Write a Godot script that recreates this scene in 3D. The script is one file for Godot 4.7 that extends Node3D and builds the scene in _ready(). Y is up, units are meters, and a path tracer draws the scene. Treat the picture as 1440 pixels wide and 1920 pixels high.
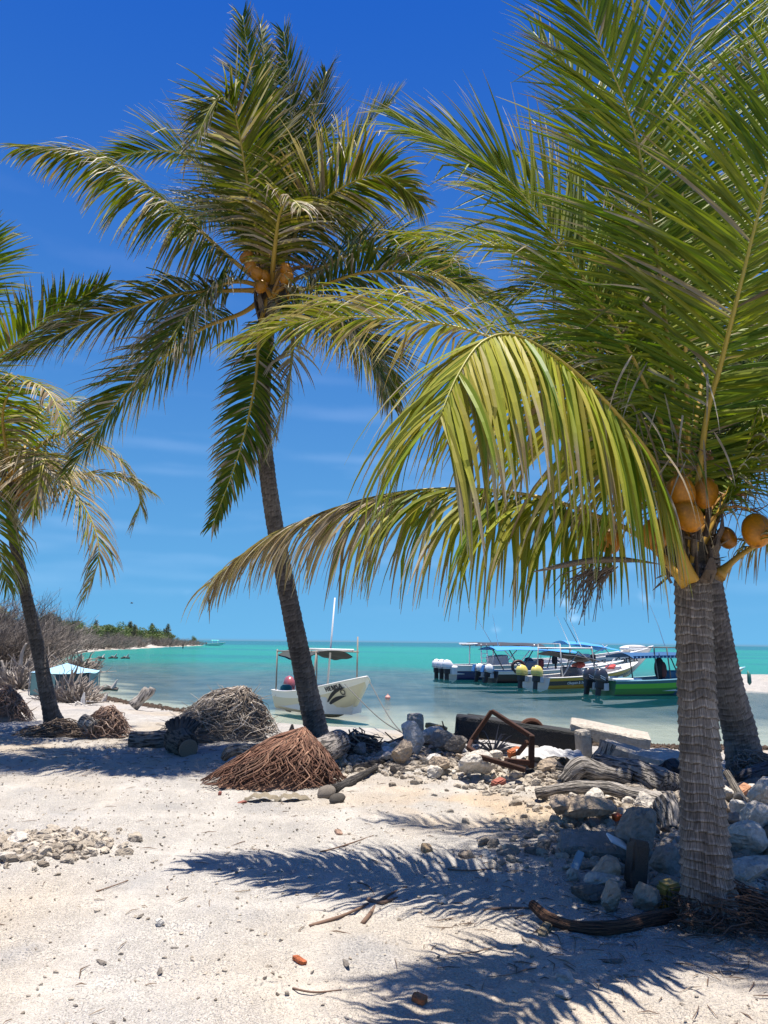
extends Node3D
# A beach with coconut palms. Units are metres, y is up, the camera looks towards -z.

var rng := RandomNumberGenerator.new()
var mats := {}
var taken := {}
var n_a := FastNoiseLite.new()
var n_b := FastNoiseLite.new()
var n_c := FastNoiseLite.new()
var n_d := FastNoiseLite.new()
const WATER := -0.3
# the shoreline, right to left and out along the far headland (x, z)
var shore := PackedVector2Array([Vector2(70, -12), Vector2(25, -13.6), Vector2(6.956, -14.42), Vector2(5.158, -14.49), Vector2(2.856, -15.059), Vector2(0.907, -16.086), Vector2(-0.177, -16.959), Vector2(-1.334, -17.266), Vector2(-1.825, -17.546), Vector2(-2.877, -18.253), Vector2(-5.236, -20.784), Vector2(-7.698, -23.593), Vector2(-9.868, -26.63), Vector2(-15.456, -38.405), Vector2(-23.946, -56.484), Vector2(-35.777, -88.435), Vector2(-45.833, -130.648), Vector2(-47.23, -148.991), Vector2(-52.469, -185.264), Vector2(-56.492, -223.506), Vector2(-60.079, -266.24), Vector2(-75, -290), Vector2(-140, -330), Vector2(-420, -330)])
var land := PackedVector2Array()
var spit := PackedVector2Array([Vector2(14.1, -31.2), Vector2(20, -29.5), Vector2(60, -29), Vector2(80, -40), Vector2(26, -49), Vector2(17, -47), Vector2(14.6, -42)])


class B:
	var v := PackedVector3Array()
	var c := PackedColorArray()
	var uv := PackedVector2Array()
	var i := PackedInt32Array()

	func add(p: Vector3, col := Color.WHITE) -> int:
		v.append(p)
		c.append(col)
		uv.append(Vector2.ZERO)
		return v.size() - 1

	func tri(x: int, y: int, z: int) -> void:
		i.append(x)
		i.append(y)
		i.append(z)

	func quad(p: Vector3, q: Vector3, r: Vector3, s: Vector3, col := Color.WHITE) -> void:
		var k := v.size()
		for t in [p, q, r, s]:
			add(t, col)
		i.append_array(PackedInt32Array([k, k + 1, k + 2, k, k + 2, k + 3]))

	func box(at: Vector3, size: Vector3, bas := Basis.IDENTITY, col := Color.WHITE, bevel := 0.0) -> void:
		# a box with chamfered edges: each face inset, joined by the chamfers
		var h := size / 2
		var e := minf(bevel, minf(h.x, minf(h.y, h.z)) * 0.8)
		if e <= 0.0:
			for ax in 3:
				for s in [-1.0, 1.0]:
					var n := Vector3.ZERO
					n[ax] = s
					var u := Vector3.ZERO
					u[(ax + 1) % 3] = h[(ax + 1) % 3]
					var w := Vector3.ZERO
					w[(ax + 2) % 3] = h[(ax + 2) % 3] * s
					var m := n * h
					quad(at + bas * (m - u - w), at + bas * (m - u + w), at + bas * (m + u + w), at + bas * (m + u - w), col)
			return
		var k := v.size()
		# 24 points: for each corner three
		for cx in [-1, 1]:
			for cy in [-1, 1]:
				for cz in [-1, 1]:
					var s := Vector3(cx, cy, cz)
					for ax in 3:
						var p := s * (h - Vector3(e, e, e))
						p[ax] = s[ax] * h[ax]
						add(at + bas * p, col)
		var at_ := func(x: int, y: int, z: int, ax: int) -> int: return k + ((x * 2 + y) * 2 + z) * 3 + ax
		var face := func(a: int, b: int, cc: int, d: int) -> void:
			var mid := (v[a] + v[b] + v[cc] + v[d]) / 4.0 - at
			var nn := (v[b] - v[a]).cross(v[cc] - v[a])
			if nn.dot(mid) > 0.0:
				i.append_array(PackedInt32Array([a, cc, b, a, d, cc]))
			else:
				i.append_array(PackedInt32Array([a, b, cc, a, cc, d]))
		for s in 2:
			face.call(at_.call(s, 0, 0, 0), at_.call(s, 1, 0, 0), at_.call(s, 1, 1, 0), at_.call(s, 0, 1, 0))
			face.call(at_.call(0, s, 0, 1), at_.call(1, s, 0, 1), at_.call(1, s, 1, 1), at_.call(0, s, 1, 1))
			face.call(at_.call(0, 0, s, 2), at_.call(1, 0, s, 2), at_.call(1, 1, s, 2), at_.call(0, 1, s, 2))
			for t in 2:
				face.call(at_.call(s, t, 0, 0), at_.call(s, t, 1, 0), at_.call(s, t, 1, 1), at_.call(s, t, 0, 1))
				face.call(at_.call(s, 0, t, 0), at_.call(s, 1, t, 0), at_.call(s, 1, t, 2), at_.call(s, 0, t, 2))
				face.call(at_.call(0, s, t, 1), at_.call(1, s, t, 1), at_.call(1, s, t, 2), at_.call(0, s, t, 2))
				for w in 2:
					var a: int = at_.call(s, t, w, 0)
					var mid := v[a] - at
					var nn := (v[a + 1] - v[a]).cross(v[a + 2] - v[a])
					if nn.dot(mid) > 0.0:
						tri(a, a + 2, a + 1)
					else:
						tri(a, a + 1, a + 2)

	func tube(pts: Array, rad: Array, sides := 8, col0 := Color.WHITE, col1 := Color.WHITE, flat := 1.0, rough := 0.0, rnd: FastNoiseLite = null) -> void:
		var k := v.size()
		var n := pts.size()
		var side := Vector3.ZERO
		var far := 0.0
		for a in n:
			var t: Vector3 = (pts[mini(a + 1, n - 1)] - pts[maxi(a - 1, 0)]).normalized()
			if a == 0:
				side = t.cross(Vector3.UP if absf(t.y) < 0.9 else Vector3.RIGHT).normalized()
			else:
				side = (side - t * side.dot(t)).normalized()
				far += pts[a].distance_to(pts[a - 1])
			var up := side.cross(t)
			var r: float = rad[a]
			var col := col0.lerp(col1, float(a) / (n - 1))
			for s in sides + 1:
				var g := TAU * (s % sides) / sides
				var d := side * cos(g) + up * sin(g) * flat
				var rr := r
				if rnd:
					var q: Vector3 = pts[a] + d * r
					rr *= 1.0 + rough * rnd.get_noise_3dv(q * 30.0)
				add(pts[a] + d * rr, col)
				uv[-1] = Vector2(float(s) / sides, far * 0.8)
		var w := sides + 1
		for a in n - 1:
			for s in sides:
				var p := k + a * w + s
				i.append_array(PackedInt32Array([p, p + 1, p + w, p + 1, p + 1 + w, p + w]))
		var c0 := add(pts[0], col0)
		var c1 := add(pts[n - 1], col1)
		for s in sides:
			tri(c0, k + s + 1, k + s)
			tri(c1, k + (n - 1) * w + s, k + (n - 1) * w + s + 1)

	func ball(at: Vector3, r: Vector3, bas := Basis.IDENTITY, col := Color.WHITE, rows := 8, cols := 12) -> void:
		var k := v.size()
		for a in rows + 1:
			var th := PI * a / rows
			for b in cols:
				var ph := TAU * b / cols
				add(at + bas * (Vector3(sin(th) * cos(ph), cos(th), sin(th) * sin(ph)) * r), col)
		for a in rows:
			for b in cols:
				var p := k + a * cols + b
				var q := k + a * cols + (b + 1) % cols
				i.append_array(PackedInt32Array([p, q, q + cols, p, q + cols, p + cols]))


func mesh_of(b: B, smooth: bool) -> ArrayMesh:
	var a := []
	a.resize(Mesh.ARRAY_MAX)
	a[Mesh.ARRAY_VERTEX] = b.v
	a[Mesh.ARRAY_COLOR] = b.c
	if b.uv.size() == b.v.size():
		a[Mesh.ARRAY_TEX_UV] = b.uv
	a[Mesh.ARRAY_INDEX] = b.i
	if smooth:
		var st := SurfaceTool.new()
		st.create_from_arrays(a)
		st.generate_normals()
		st.index()
		return st.commit()
	var m := ArrayMesh.new()
	m.add_surface_from_arrays(Mesh.PRIMITIVE_TRIANGLES, a)
	return m


func numbered(called: String) -> String:
	taken[called] = taken.get(called, -1) + 1
	return called if taken[called] == 0 else "%s_%03d" % [called, taken[called]]


func tag(o: Node, label: String, category: String, group := "") -> void:
	o.set_meta("label", label)
	o.set_meta("category", category)
	if group != "":
		o.set_meta("group", group)


func thing(called: String, label: String, category: String, at := Vector3.ZERO, turn := 0.0, group := "") -> Node3D:
	var o := Node3D.new()
	o.name = numbered(called)
	add_child(o)
	o.position = at
	o.rotation.y = turn
	tag(o, label, category, group)
	return o


func part(parent: Node3D, called: String, b: B, m: Material, smooth := false) -> MeshInstance3D:
	var o := MeshInstance3D.new()
	o.name = called
	o.mesh = mesh_of(b, smooth)
	o.material_override = m
	parent.add_child(o, true)
	return o


func part_mesh(parent: Node3D, called: String, mesh: Mesh, m: Material, t := Transform3D.IDENTITY) -> MeshInstance3D:
	var o := MeshInstance3D.new()
	o.name = called
	o.mesh = mesh
	o.material_override = m
	o.transform = t
	parent.add_child(o, true)
	return o


func solo(called: String, label: String, category: String, b: B, m: Material, at := Vector3.ZERO, smooth := false, group := "") -> MeshInstance3D:
	var o := part(self, numbered(called), b, m, smooth)
	o.position = at
	tag(o, label, category, group)
	return o


func structure(called: String, b: B, m: Material, smooth := true) -> MeshInstance3D:
	var o := part(self, called, b, m, smooth)
	o.set_meta("kind", "structure")
	return o


func lin(r: float, g: float, b: float) -> Color:
	return Color(r, g, b).linear_to_srgb()


func plain(called: String, col: Color, rough := 0.8, metal := 0.0) -> StandardMaterial3D:
	var m := StandardMaterial3D.new()
	m.resource_name = called
	m.albedo_color = col
	m.roughness = rough
	m.metallic = metal
	mats[called] = m
	return m


func tinted(called: String, rough := 0.85) -> StandardMaterial3D:
	var m := plain(called, Color.WHITE, rough)
	m.vertex_color_use_as_albedo = true
	return m


func grain(freq: float, octaves: int, size := 512, sd := 1, kind := FastNoiseLite.TYPE_SIMPLEX_SMOOTH, lo := 0.0, hi := 1.0) -> ImageTexture:
	var n := FastNoiseLite.new()
	n.noise_type = kind
	n.frequency = freq
	n.seed = sd
	n.fractal_octaves = octaves
	var im := n.get_seamless_image(size, size, false, false, 0.45)
	if lo != 0.0 or hi != 1.0:
		im.convert(Image.FORMAT_RGB8)
		im.adjust_bcs(1.0, 1.0, 0.0)
		var d := im.get_data()
		for k in d.size():
			d[k] = int(lerpf(lo, hi, d[k] / 255.0) * 255.0)
		im = Image.create_from_data(size, size, false, Image.FORMAT_RGB8, d)
	return ImageTexture.create_from_image(im)


func rough_up(m: StandardMaterial3D, colour: Texture2D, height: Texture2D, scale: float, depth_cm: float) -> StandardMaterial3D:
	# a grain of colour and relief, laid in world metres
	m.uv1_triplanar = true
	m.uv1_world_triplanar = true
	m.uv1_scale = Vector3.ONE * scale
	m.albedo_texture = colour
	if height:
		m.heightmap_enabled = true
		m.heightmap_texture = height
		m.heightmap_scale = depth_cm
	return m


func curve(ctrl: Array, n: int) -> PackedVector3Array:
	# points along a smooth line through ctrl, evenly spaced
	var cv := Curve3D.new()
	cv.bake_interval = 0.02
	for k in ctrl.size():
		var a: Vector3 = ctrl[maxi(k - 1, 0)]
		var b: Vector3 = ctrl[mini(k + 1, ctrl.size() - 1)]
		var t := (b - a) / 6.0
		cv.add_point(ctrl[k], -t, t)
	var out := PackedVector3Array()
	var l := cv.get_baked_length()
	for k in n:
		out.append(cv.sample_baked(l * k / (n - 1), true))
	return out


func to_line(p: Vector2, line: PackedVector2Array, closed := false) -> float:
	var best := 1e9
	var n := line.size()
	for k in (n if closed else n - 1):
		var a := line[k]
		var ab := line[(k + 1) % n] - a
		var t := clampf((p - a).dot(ab) / ab.length_squared(), 0.0, 1.0)
		best = minf(best, p.distance_squared_to(a + ab * t))
	return sqrt(best)


func inland(x: float, z: float) -> float:
	# metres from the waterline, positive on land
	var p := Vector2(x, z)
	var d := to_line(p, shore)
	return d if Geometry2D.is_point_in_polygon(p, land) else -d


func on_spit(x: float, z: float) -> float:
	if x < 5.0 or z > -20.0 or z < -60.0:
		return -99.0
	var p := Vector2(x, z)
	var d := to_line(p, spit, true)
	return d if Geometry2D.is_point_in_polygon(p, spit) else -d


func heap(x: float, z: float) -> float:
	# the bank of rubble between the sand and the sea, 0 to 1
	var d := to_line(Vector2(x, z), PackedVector2Array([Vector2(0.3, -9.6), Vector2(1.8, -9.2), Vector2(2.7, -7.6), Vector2(3.6, -6.6), Vector2(6.5, -6.2)]))
	return exp(-d * d / 1.3)


func gh(x: float, z: float, d := 1e9) -> float:
	if d > 1e8:
		d = inland(x, z)
	var h := WATER
	if d > 0.0:
		h += 0.3 * smoothstep(0.0, 4.6, d) + 0.02 * minf(d, 1.0)
		if z < -30.0:
			h += 0.5 * smoothstep(0.0, 12.0, d)
		var land_k := smoothstep(0.3, 2.0, d)
		h += land_k * (0.035 * n_a.get_noise_2d(x * 6.0, z * 6.0) + 0.022 * n_b.get_noise_2d(x * 30.0, z * 30.0) + 0.008 * n_c.get_noise_2d(x * 110.0, z * 110.0))
		if z > -14.0 and z < 0.0:
			# trodden sand: overlapping shallow prints
			var dent := n_d.get_noise_2d(x, z)
			h -= land_k * 0.028 * (1.0 - smoothstep(-0.95, -0.62, dent)) * smoothstep(-0.15, 0.2, n_a.get_noise_2d(x * 7.0 + 90.0, z * 7.0))
		h += land_k * 0.13 * heap(x, z)
	else:
		h -= minf(0.06 * -d, 0.25) + minf(0.012 * -d, 1.2)
		var s := on_spit(x, z)
		if s > -6.0:
			h = lerpf(h, WATER - 0.02, smoothstep(-6.0, 0.0, s)) if s < 0.0 else WATER - 0.02 + 0.28 * smoothstep(0.0, 4.0, s) + 0.03 * n_a.get_noise_2d(x * 3.0, z * 3.0)
	return h


func _ready() -> void:
	rng.seed = 7
	for k in 3:
		var n: FastNoiseLite = [n_a, n_b, n_c][k]
		n.seed = 11 + k
		n.frequency = 0.1
		n.fractal_octaves = 3
	n_d.noise_type = FastNoiseLite.TYPE_CELLULAR
	n_d.frequency = 3.4
	n_d.seed = 4
	n_d.fractal_type = FastNoiseLite.FRACTAL_NONE
	land = shore.duplicate()
	land.append_array(PackedVector2Array([Vector2(-420, 80), Vector2(70, 80)]))
	view_and_light()
	materials()
	setting()
	headland()
	palms()
	rubble()
	driftwood()
	boats()
	litter()


func view_and_light() -> void:
	var cam := Camera3D.new()
	cam.name = "camera"
	cam.fov = 67.0
	cam.position = Vector3(0, 1.5, 0)
	cam.rotation_degrees = Vector3(9.55, 0, 0.62)
	cam.far = 9000.0
	add_child(cam)
	cam.current = true
	var sky := ProceduralSkyMaterial.new()
	sky.sky_top_color = lin(0.005, 0.095, 0.56)
	sky.sky_horizon_color = lin(0.165, 0.5, 0.85)
	sky.sky_curve = 0.27
	sky.ground_bottom_color = lin(0.25, 0.3, 0.3)
	sky.ground_horizon_color = lin(0.12, 0.36, 0.5)
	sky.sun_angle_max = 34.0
	sky.sun_curve = 0.3  # glow widened round the sun, out of view, as added neutral fill
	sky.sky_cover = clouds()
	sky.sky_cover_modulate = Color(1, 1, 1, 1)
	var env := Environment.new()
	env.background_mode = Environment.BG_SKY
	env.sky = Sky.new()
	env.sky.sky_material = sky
	env.background_energy_multiplier = 0.54
	env.tonemap_mode = Environment.TONE_MAPPER_LINEAR
	env.tonemap_exposure = 1.85
	env.sdfgi_enabled = true
	env.ssao_enabled = true
	env.ssil_enabled = true
	var we := WorldEnvironment.new()
	we.name = "environment"
	we.environment = env
	add_child(we)
	var sun := DirectionalLight3D.new()
	sun.name = "sun"
	sun.light_color = Color(1.0, 0.965, 0.91)
	sun.light_energy = 1.55
	sun.light_angular_distance = 0.5
	sun.shadow_enabled = true
	add_child(sun)
	sun.look_at_from_position(Vector3.ZERO, Vector3(-0.02, -1, 0.035), Vector3.FORWARD)


func clouds() -> ImageTexture:
	# thin cirrus bands low over the sea and a few far cumulus heads; the rest is clear
	var n := FastNoiseLite.new()
	n.seed = 5
	n.frequency = 0.011
	n.fractal_octaves = 5
	var w := 2048
	var h := 1024
	var im := Image.create(w, h, false, Image.FORMAT_RGBA8)
	im.fill(Color(0, 0, 0, 0))
	for y in range(290, 512):
		var el := (512.0 - y) / 512.0 * 90.0
		var thick := smoothstep(1.0, 5.0, el) * (1.0 - smoothstep(9.0, 38.0, el))
		for x in w:
			var g := TAU * x / w
			var p := Vector3(cos(g), 0, sin(g)) * 260.0
			var q := n.get_noise_3d(p.x, y * 7.0, p.z)
			var s := clampf(q * 1.6 + 0.12, 0.0, 1.0) * thick * 0.08
			if el < 4.6 and el > 0.2:
				var puff := n.get_noise_3d(p.x * 5.0, y * 5.5, p.z * 5.0) - 0.22 - el * 0.03
				s += clampf(puff * 1.6, 0.0, 0.3) * smoothstep(0.4, 1.6, el) * smoothstep(0.05, 0.3, n.get_noise_3d(p.x * 0.9, 40.0, p.z * 0.9) + 0.12)
			if s > 0.004:
				im.set_pixel(x, y, Color(1, 1, 1, s))
	return ImageTexture.create_from_image(im)


func materials() -> void:
	var fine := grain(0.09, 4, 512, 3)
	var coarse := grain(0.02, 5, 512, 4)
	var speck := grain(0.2, 3, 512, 8, FastNoiseLite.TYPE_SIMPLEX_SMOOTH, 0.72, 1.0)
	var blotch := grain(0.03, 5, 512, 9, FastNoiseLite.TYPE_SIMPLEX_SMOOTH, 0.72, 1.0)
	var cell := grain(0.05, 3, 512, 12, FastNoiseLite.TYPE_CELLULAR)
	rough_up(tinted("sand", 0.95), speck, fine, 0.9, 3.0)
	rough_up(tinted("stone", 0.9), blotch, coarse, 1.4, 4.0)
	rough_up(tinted("concrete", 0.9), blotch, fine, 1.1, 1.5)
	var wood := tinted("weathered_wood", 0.88)
	wood.albedo_texture = streaks(0.35, 1.0, 90.0)
	wood.heightmap_enabled = true
	wood.heightmap_texture = streaks(0.0, 1.0, 90.0)
	wood.heightmap_scale = 2.0
	rough_up(tinted("rust", 0.9), blotch, fine, 4.0, 0.8)
	rough_up(tinted("husk", 0.8), blotch, fine, 5.0, 0.5)
	var bark := tinted("palm_bark", 0.9)
	bark.albedo_texture = streaks(0.72, 1.0)
	bark.heightmap_enabled = true
	bark.heightmap_texture = streaks(0.0, 1.0)
	bark.heightmap_scale = 0.9
	var leaf := tinted("palm_leaf", 0.48)
	leaf.metallic_specular = 0.27
	leaf.backlight_enabled = true
	leaf.backlight = lin(0.55, 0.6, 0.18)
	tinted("leaf_stalk", 0.5)
	tinted("root", 0.85)
	tinted("twig", 0.9)
	var shrub := tinted("shrub_leaf", 0.6)
	shrub.backlight_enabled = true
	shrub.backlight = lin(0.4, 0.45, 0.2)
	var nut := rough_up(tinted("coconut", 0.42), blotch, null, 3.0, 0.0)
	nut.metallic_specular = 0.5
	var gel := tinted("gelcoat", 0.22)
	gel.clearcoat_enabled = true
	gel.clearcoat = 0.4
	tinted("worn_gelcoat", 0.5)
	tinted("canvas", 0.85)
	plain("chrome", Color(0.75, 0.77, 0.8), 0.25, 1.0)
	tinted("paint", 0.5)
	plain("glossy_black", Color(0.09, 0.09, 0.1), 0.25)
	plain("dark_print", Color(0.08, 0.1, 0.16), 0.6)
	plain("white_print", Color(0.9, 0.9, 0.92), 0.6)
	var water := StandardMaterial3D.new()
	water.resource_name = "sea_water"
	water.albedo_color = Color(lin(0.012, 0.15, 0.17), 0.24)
	water.transparency = BaseMaterial3D.TRANSPARENCY_ALPHA
	water.roughness = 0.06
	water.metallic_specular = 0.2
	water.uv1_triplanar = true
	water.uv1_world_triplanar = true
	water.uv1_scale = Vector3(0.16, 0.16, 0.34)
	water.normal_enabled = true
	water.normal_texture = ripples()
	water.normal_scale = 1.0
	mats.water = water


func streaks(lo: float, hi: float, round_ := 320.0) -> ImageTexture:
	# fibres that run up a palm trunk: fine cracks along v
	var n := FastNoiseLite.new()
	n.seed = 21
	n.frequency = 0.05
	n.fractal_octaves = 4
	var im := Image.create(512, 512, false, Image.FORMAT_RGB8)
	for x in 512:
		var g := TAU * x / 512.0
		for y in 512:
			var q := 0.5 + 0.9 * n.get_noise_3d(cos(g) * round_, y * 0.22, sin(g) * round_)
			q = smoothstep(0.22, 0.55, q) * 0.75 + 0.25 * (0.5 + n.get_noise_3d(cos(g) * 90.0, y * 1.2 + 900.0, sin(g) * 90.0))
			q = lerpf(lo, hi, clampf(q, 0.0, 1.0))
			im.set_pixel(x, y, Color(q, q, q))
	return ImageTexture.create_from_image(im)


func ripples() -> ImageTexture:
	var n := FastNoiseLite.new()
	n.seed = 31
	n.frequency = 0.012
	n.fractal_octaves = 5
	n.fractal_gain = 0.55
	var im := n.get_seamless_image(1024, 1024, false, false, 0.45)
	im.convert(Image.FORMAT_RGBA8)
	im.bump_map_to_normal_map(15.0)
	return ImageTexture.create_from_image(im)


func setting() -> void:
	# ground and seabed: one sheet out to the horizon, fine near the beach
	var rad := PackedFloat32Array([0.0, 1.5, 2.6])
	while rad[-1] < 22.0:
		rad.append(rad[-1] * (1.0085 if rad[-1] > 4.0 else 1.02))
	while rad[-1] < 8500.0:
		rad.append(rad[-1] * 1.032)
	var ang := PackedFloat32Array()
	var g := -30.0
	while g < 30.0:
		ang.append(g)
		g += 0.16
	while g < 330.0:
		ang.append(g)
		g += 5.0
	var b := B.new()
	var na := ang.size()
	for r in rad:
		for a in ang:
			var x := r * sin(deg_to_rad(a))
			var z := 0.4 - r * cos(deg_to_rad(a))
			var d := inland(x, z) if r < 700.0 else -r
			var h := gh(x, z, d)
			b.add(Vector3(x, h, z), ground_colour(x, z, d))
	for k in rad.size() - 1:
		for a in na:
			var p := k * na + a
			var q := k * na + (a + 1) % na
			b.i.append_array(PackedInt32Array([p, q + na, q, p, p + na, q + na]))
	structure("sand_ground", b, mats.sand)
	var w := B.new()
	w.quad(Vector3(-9000, WATER, 100), Vector3(-9000, WATER, -9000), Vector3(9000, WATER, -9000), Vector3(9000, WATER, 100))
	structure("sea_water", w, mats.water, false)


func ground_colour(x: float, z: float, d: float) -> Color:
	if d > 0.0 or on_spit(x, z) > 0.0:
		var t := n_a.get_noise_2d(x * 2.2 + 40.0, z * 2.2)
		var u := n_b.get_noise_2d(x * 9.0, z * 9.0 + 30.0)
		var c := Color(0.58, 0.55, 0.508)
		c = c.lerp(Color(0.62, 0.52, 0.39), clampf(t * 1.5, 0.0, 0.8))
		c = c.lerp(Color(0.44, 0.43, 0.42), clampf(u * 1.6 - 0.35, 0.0, 0.75))
		var spot := n_c.get_noise_2d(x * 70.0, z * 70.0)
		c *= 1.0 + 0.14 * spot
		var near_crust := exp(-pow(Vector2(x, z).distance_to(Vector2(1.0, -7.6)), 2.0) / 1.2)
		c = c.lerp(Color(0.66, 0.5, 0.33), 0.7 * near_crust * smoothstep(-0.2, 0.3, t + u))
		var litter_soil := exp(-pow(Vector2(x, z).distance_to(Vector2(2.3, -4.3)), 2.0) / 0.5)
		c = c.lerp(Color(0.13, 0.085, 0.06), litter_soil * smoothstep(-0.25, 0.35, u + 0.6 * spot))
		c.a = 1.0
		return c
	# seabed: pale sand by the beach, weed beds beyond, then the turquoise and teal of light through deep water, painted on the bed
	var out := -z + 14.0 * n_a.get_noise_2d(x * 0.35, z * 0.35) + 5.0 * n_b.get_noise_2d(x * 1.2, z * 1.2)
	var sand_c := Color(0.6, 0.62, 0.5)
	var weed := Color(0.014, 0.06, 0.115)
	var aqua := Color(0.015, 0.36, 0.29)
	var deep := Color(0.012, 0.19, 0.27)
	var wide := smoothstep(-6.0, 2.0, x)
	var k := smoothstep(lerpf(1.0, 4.5, wide), lerpf(2.6, 10.5, wide), -d + 2.0 * n_b.get_noise_2d(x * 3.0, z * 3.0))
	var c := sand_c.lerp(weed, k * (0.8 + 0.2 * n_b.get_noise_2d(x * 4.0, z * 4.0)))
	c = c.lerp(aqua, smoothstep(42.0, 95.0, out))
	var patch := n_a.get_noise_2d(x * 0.05 + 300.0, z * 0.12)
	c = c.lerp(deep, smoothstep(0.1, 0.3, patch) * 0.5 * smoothstep(70.0, 120.0, -z))
	c = c.lerp(deep, smoothstep(380.0, 800.0, -z * (1.0 + 0.3 * patch)))
	c.a = 1.0
	return c


# ---------------------------------------------------------------- palms

const GREEN := [Color(0.105, 0.19, 0.012), Color(0.065, 0.145, 0.016), Color(0.155, 0.235, 0.014), Color(0.21, 0.255, 0.018)]
const YELLOW := Color(0.33, 0.29, 0.05)
const DRY := [Color(0.42, 0.34, 0.24), Color(0.34, 0.27, 0.19), Color(0.52, 0.46, 0.37), Color(0.28, 0.2, 0.12)]


func leaflet(b: B, root: Vector3, dir: Vector3, along: Vector3, length: float, width: float, droop: float, o: Dictionary) -> void:
	var seg: int = o.get("seg", 6)
	var dry: float = o.get("dry", 0.2)
	var dead := rng.randf() < dry * dry
	var tone: float = o.get("tone", 1.0)
	var col: Color = GREEN[rng.randi() % GREEN.size()]
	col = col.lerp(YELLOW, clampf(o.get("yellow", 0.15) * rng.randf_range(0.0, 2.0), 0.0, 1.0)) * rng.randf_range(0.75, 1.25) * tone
	var end: Color = DRY[rng.randi() % DRY.size()]
	if dead:
		col = DRY[rng.randi() % DRY.size()] * rng.randf_range(0.75, 1.1)
	var from := rng.randf_range(0.55, 1.25) - 0.55 * dry
	var snap := rng.randi_range(3, seg) if rng.randf() < 0.12 + 0.3 * dry else 99
	var wv := (along - dir * along.dot(dir)).normalized().rotated(dir, rng.randf_range(-0.35, 0.35))
	var p := root
	var d := dir
	var wind: Vector3 = o.get("wind", Vector3(-0.04, 0, 0))
	var k := b.v.size()
	var fold: bool = o.get("fold", true)
	var per := 3 if fold else 2
	for s in seg + 1:
		var t := float(s) / seg
		var w := width * minf(1.0, 0.35 + 4.0 * t) * (1.0 - 0.93 * pow(t, 1.7)) * 0.5
		var c := col.lerp(end, smoothstep(from, from + 0.22, t))
		c.a = 1.0
		var n := d.cross(wv).normalized()
		b.add(p - wv * w, c)
		if fold:
			b.add(p + n * w * 0.45, c.lerp(YELLOW, 0.12))
		b.add(p + wv * w, c)
		p += d * (length / seg)
		var bend := droop * (0.35 + 1.3 * t)
		if s + 1 == snap:
			bend += rng.randf_range(0.8, 2.2)
			d += Vector3(rng.randf_range(-0.5, 0.5), 0, rng.randf_range(-0.5, 0.5))
		d = (d + (Vector3.DOWN * bend + wind) * (3.0 / seg)).normalized()
		wv = (wv - d * wv.dot(d)).normalized()
	for s in seg:
		for q in per - 1:
			var a := k + s * per + q
			b.i.append_array(PackedInt32Array([a, a + 1, a + per, a + 1, a + per + 1, a + per]))


func frond(palm: Node3D, ctrl: Array, o: Dictionary) -> void:
	# a stalk through ctrl (world metres) with two rows of leaflets; the stalk is the frond, the leaflets its parts
	var base := palm.position
	var pts := []
	for p in ctrl:
		pts.append(p - base)
	var n := 48
	var line := curve(pts, n)
	var size: float = o.get("size", 1.0)
	var b := B.new()
	var rad := []
	for k in n:
		var t := float(k) / (n - 1)
		rad.append(size * (0.004 + 0.021 * pow(1.0 - t, 1.4) + 0.035 * pow(maxf(0.0, 1.0 - t * 9.0), 2.0)))
	var s0: Color = o.get("stalk", Color(0.42, 0.23, 0.03))
	b.tube(Array(line), rad, 7, s0, Color(0.36, 0.36, 0.06), 0.75)
	var f := part(palm, "frond", b, mats.leaf_stalk, true)
	var bare: float = o.get("bare", 0.2)
	var count: int = o.get("count", 80)
	var reach: float = o.get("reach", 0.62)
	var width: float = o.get("width", 0.036)
	var droop: float = o.get("droop", 0.35)
	var lift: float = o.get("lift", 0.25)
	var up0: Vector3 = o.get("up", Vector3.UP)
	var all := B.new()
	for k in count:
		var t := bare + (1.0 - bare) * (k + rng.randf_range(-0.45, 0.45)) / count
		t = clampf(t, bare, 0.997)
		var u := (t - bare) / (1.0 - bare)
		var at := t * (n - 1)
		var i0 := mini(int(at), n - 2)
		var p := line[i0].lerp(line[i0 + 1], at - i0)
		var tan := (line[mini(i0 + 2, n - 1)] - line[maxi(i0 - 1, 0)]).normalized()
		var up := (up0 - tan * up0.dot(tan)).normalized()
		var side := tan.cross(up).normalized()
		var prof: float = (0.5 + 0.5 * smoothstep(0.0, 0.22, u)) * (1.0 - o.get("tip", 0.62) * smoothstep(0.45, 1.0, u))
		for s in [-1.0, 1.0]:
			if rng.randf() < o.get("torn", 0.04):
				continue
			var a := deg_to_rad(lerpf(78.0, o.get("fan", 26.0), u) + rng.randf_range(-10, 10))
			var v := lift + rng.randf_range(-0.16, 0.16)
			var d: Vector3 = (side * s * sin(a) * cos(v) + tan * cos(a) + up * sin(a) * sin(v)).normalized()
			d = d.lerp(Vector3.DOWN, (o.get("hang", 0.0) if s < 0.0 else o.get("hang_far", o.get("hang", 0.0))) * rng.randf_range(0.7, 1.2) * (1.0 - o.get("hang_fall", 0.9) * u)).normalized()
			var one := all
			var single: bool = o.get("single", false) and s < 0.0
			if single:
				one = B.new()
			leaflet(one, p, d, tan, reach * prof * rng.randf_range(0.85, 1.1), width * (0.6 + 0.4 * prof), droop * rng.randf_range(0.6, 1.5), o if not o.has("dry_u") else mix(o, {"dry": o.dry_u * smoothstep(0.15, 0.75, u)}))
			if single:
				part(f, "leaflet", one, mats.palm_leaf)
	if all.v.size() > 0:
		var l := part(f, "leaflets", all, mats.palm_leaf)
		l.set_meta("kind", "stuff")


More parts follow.
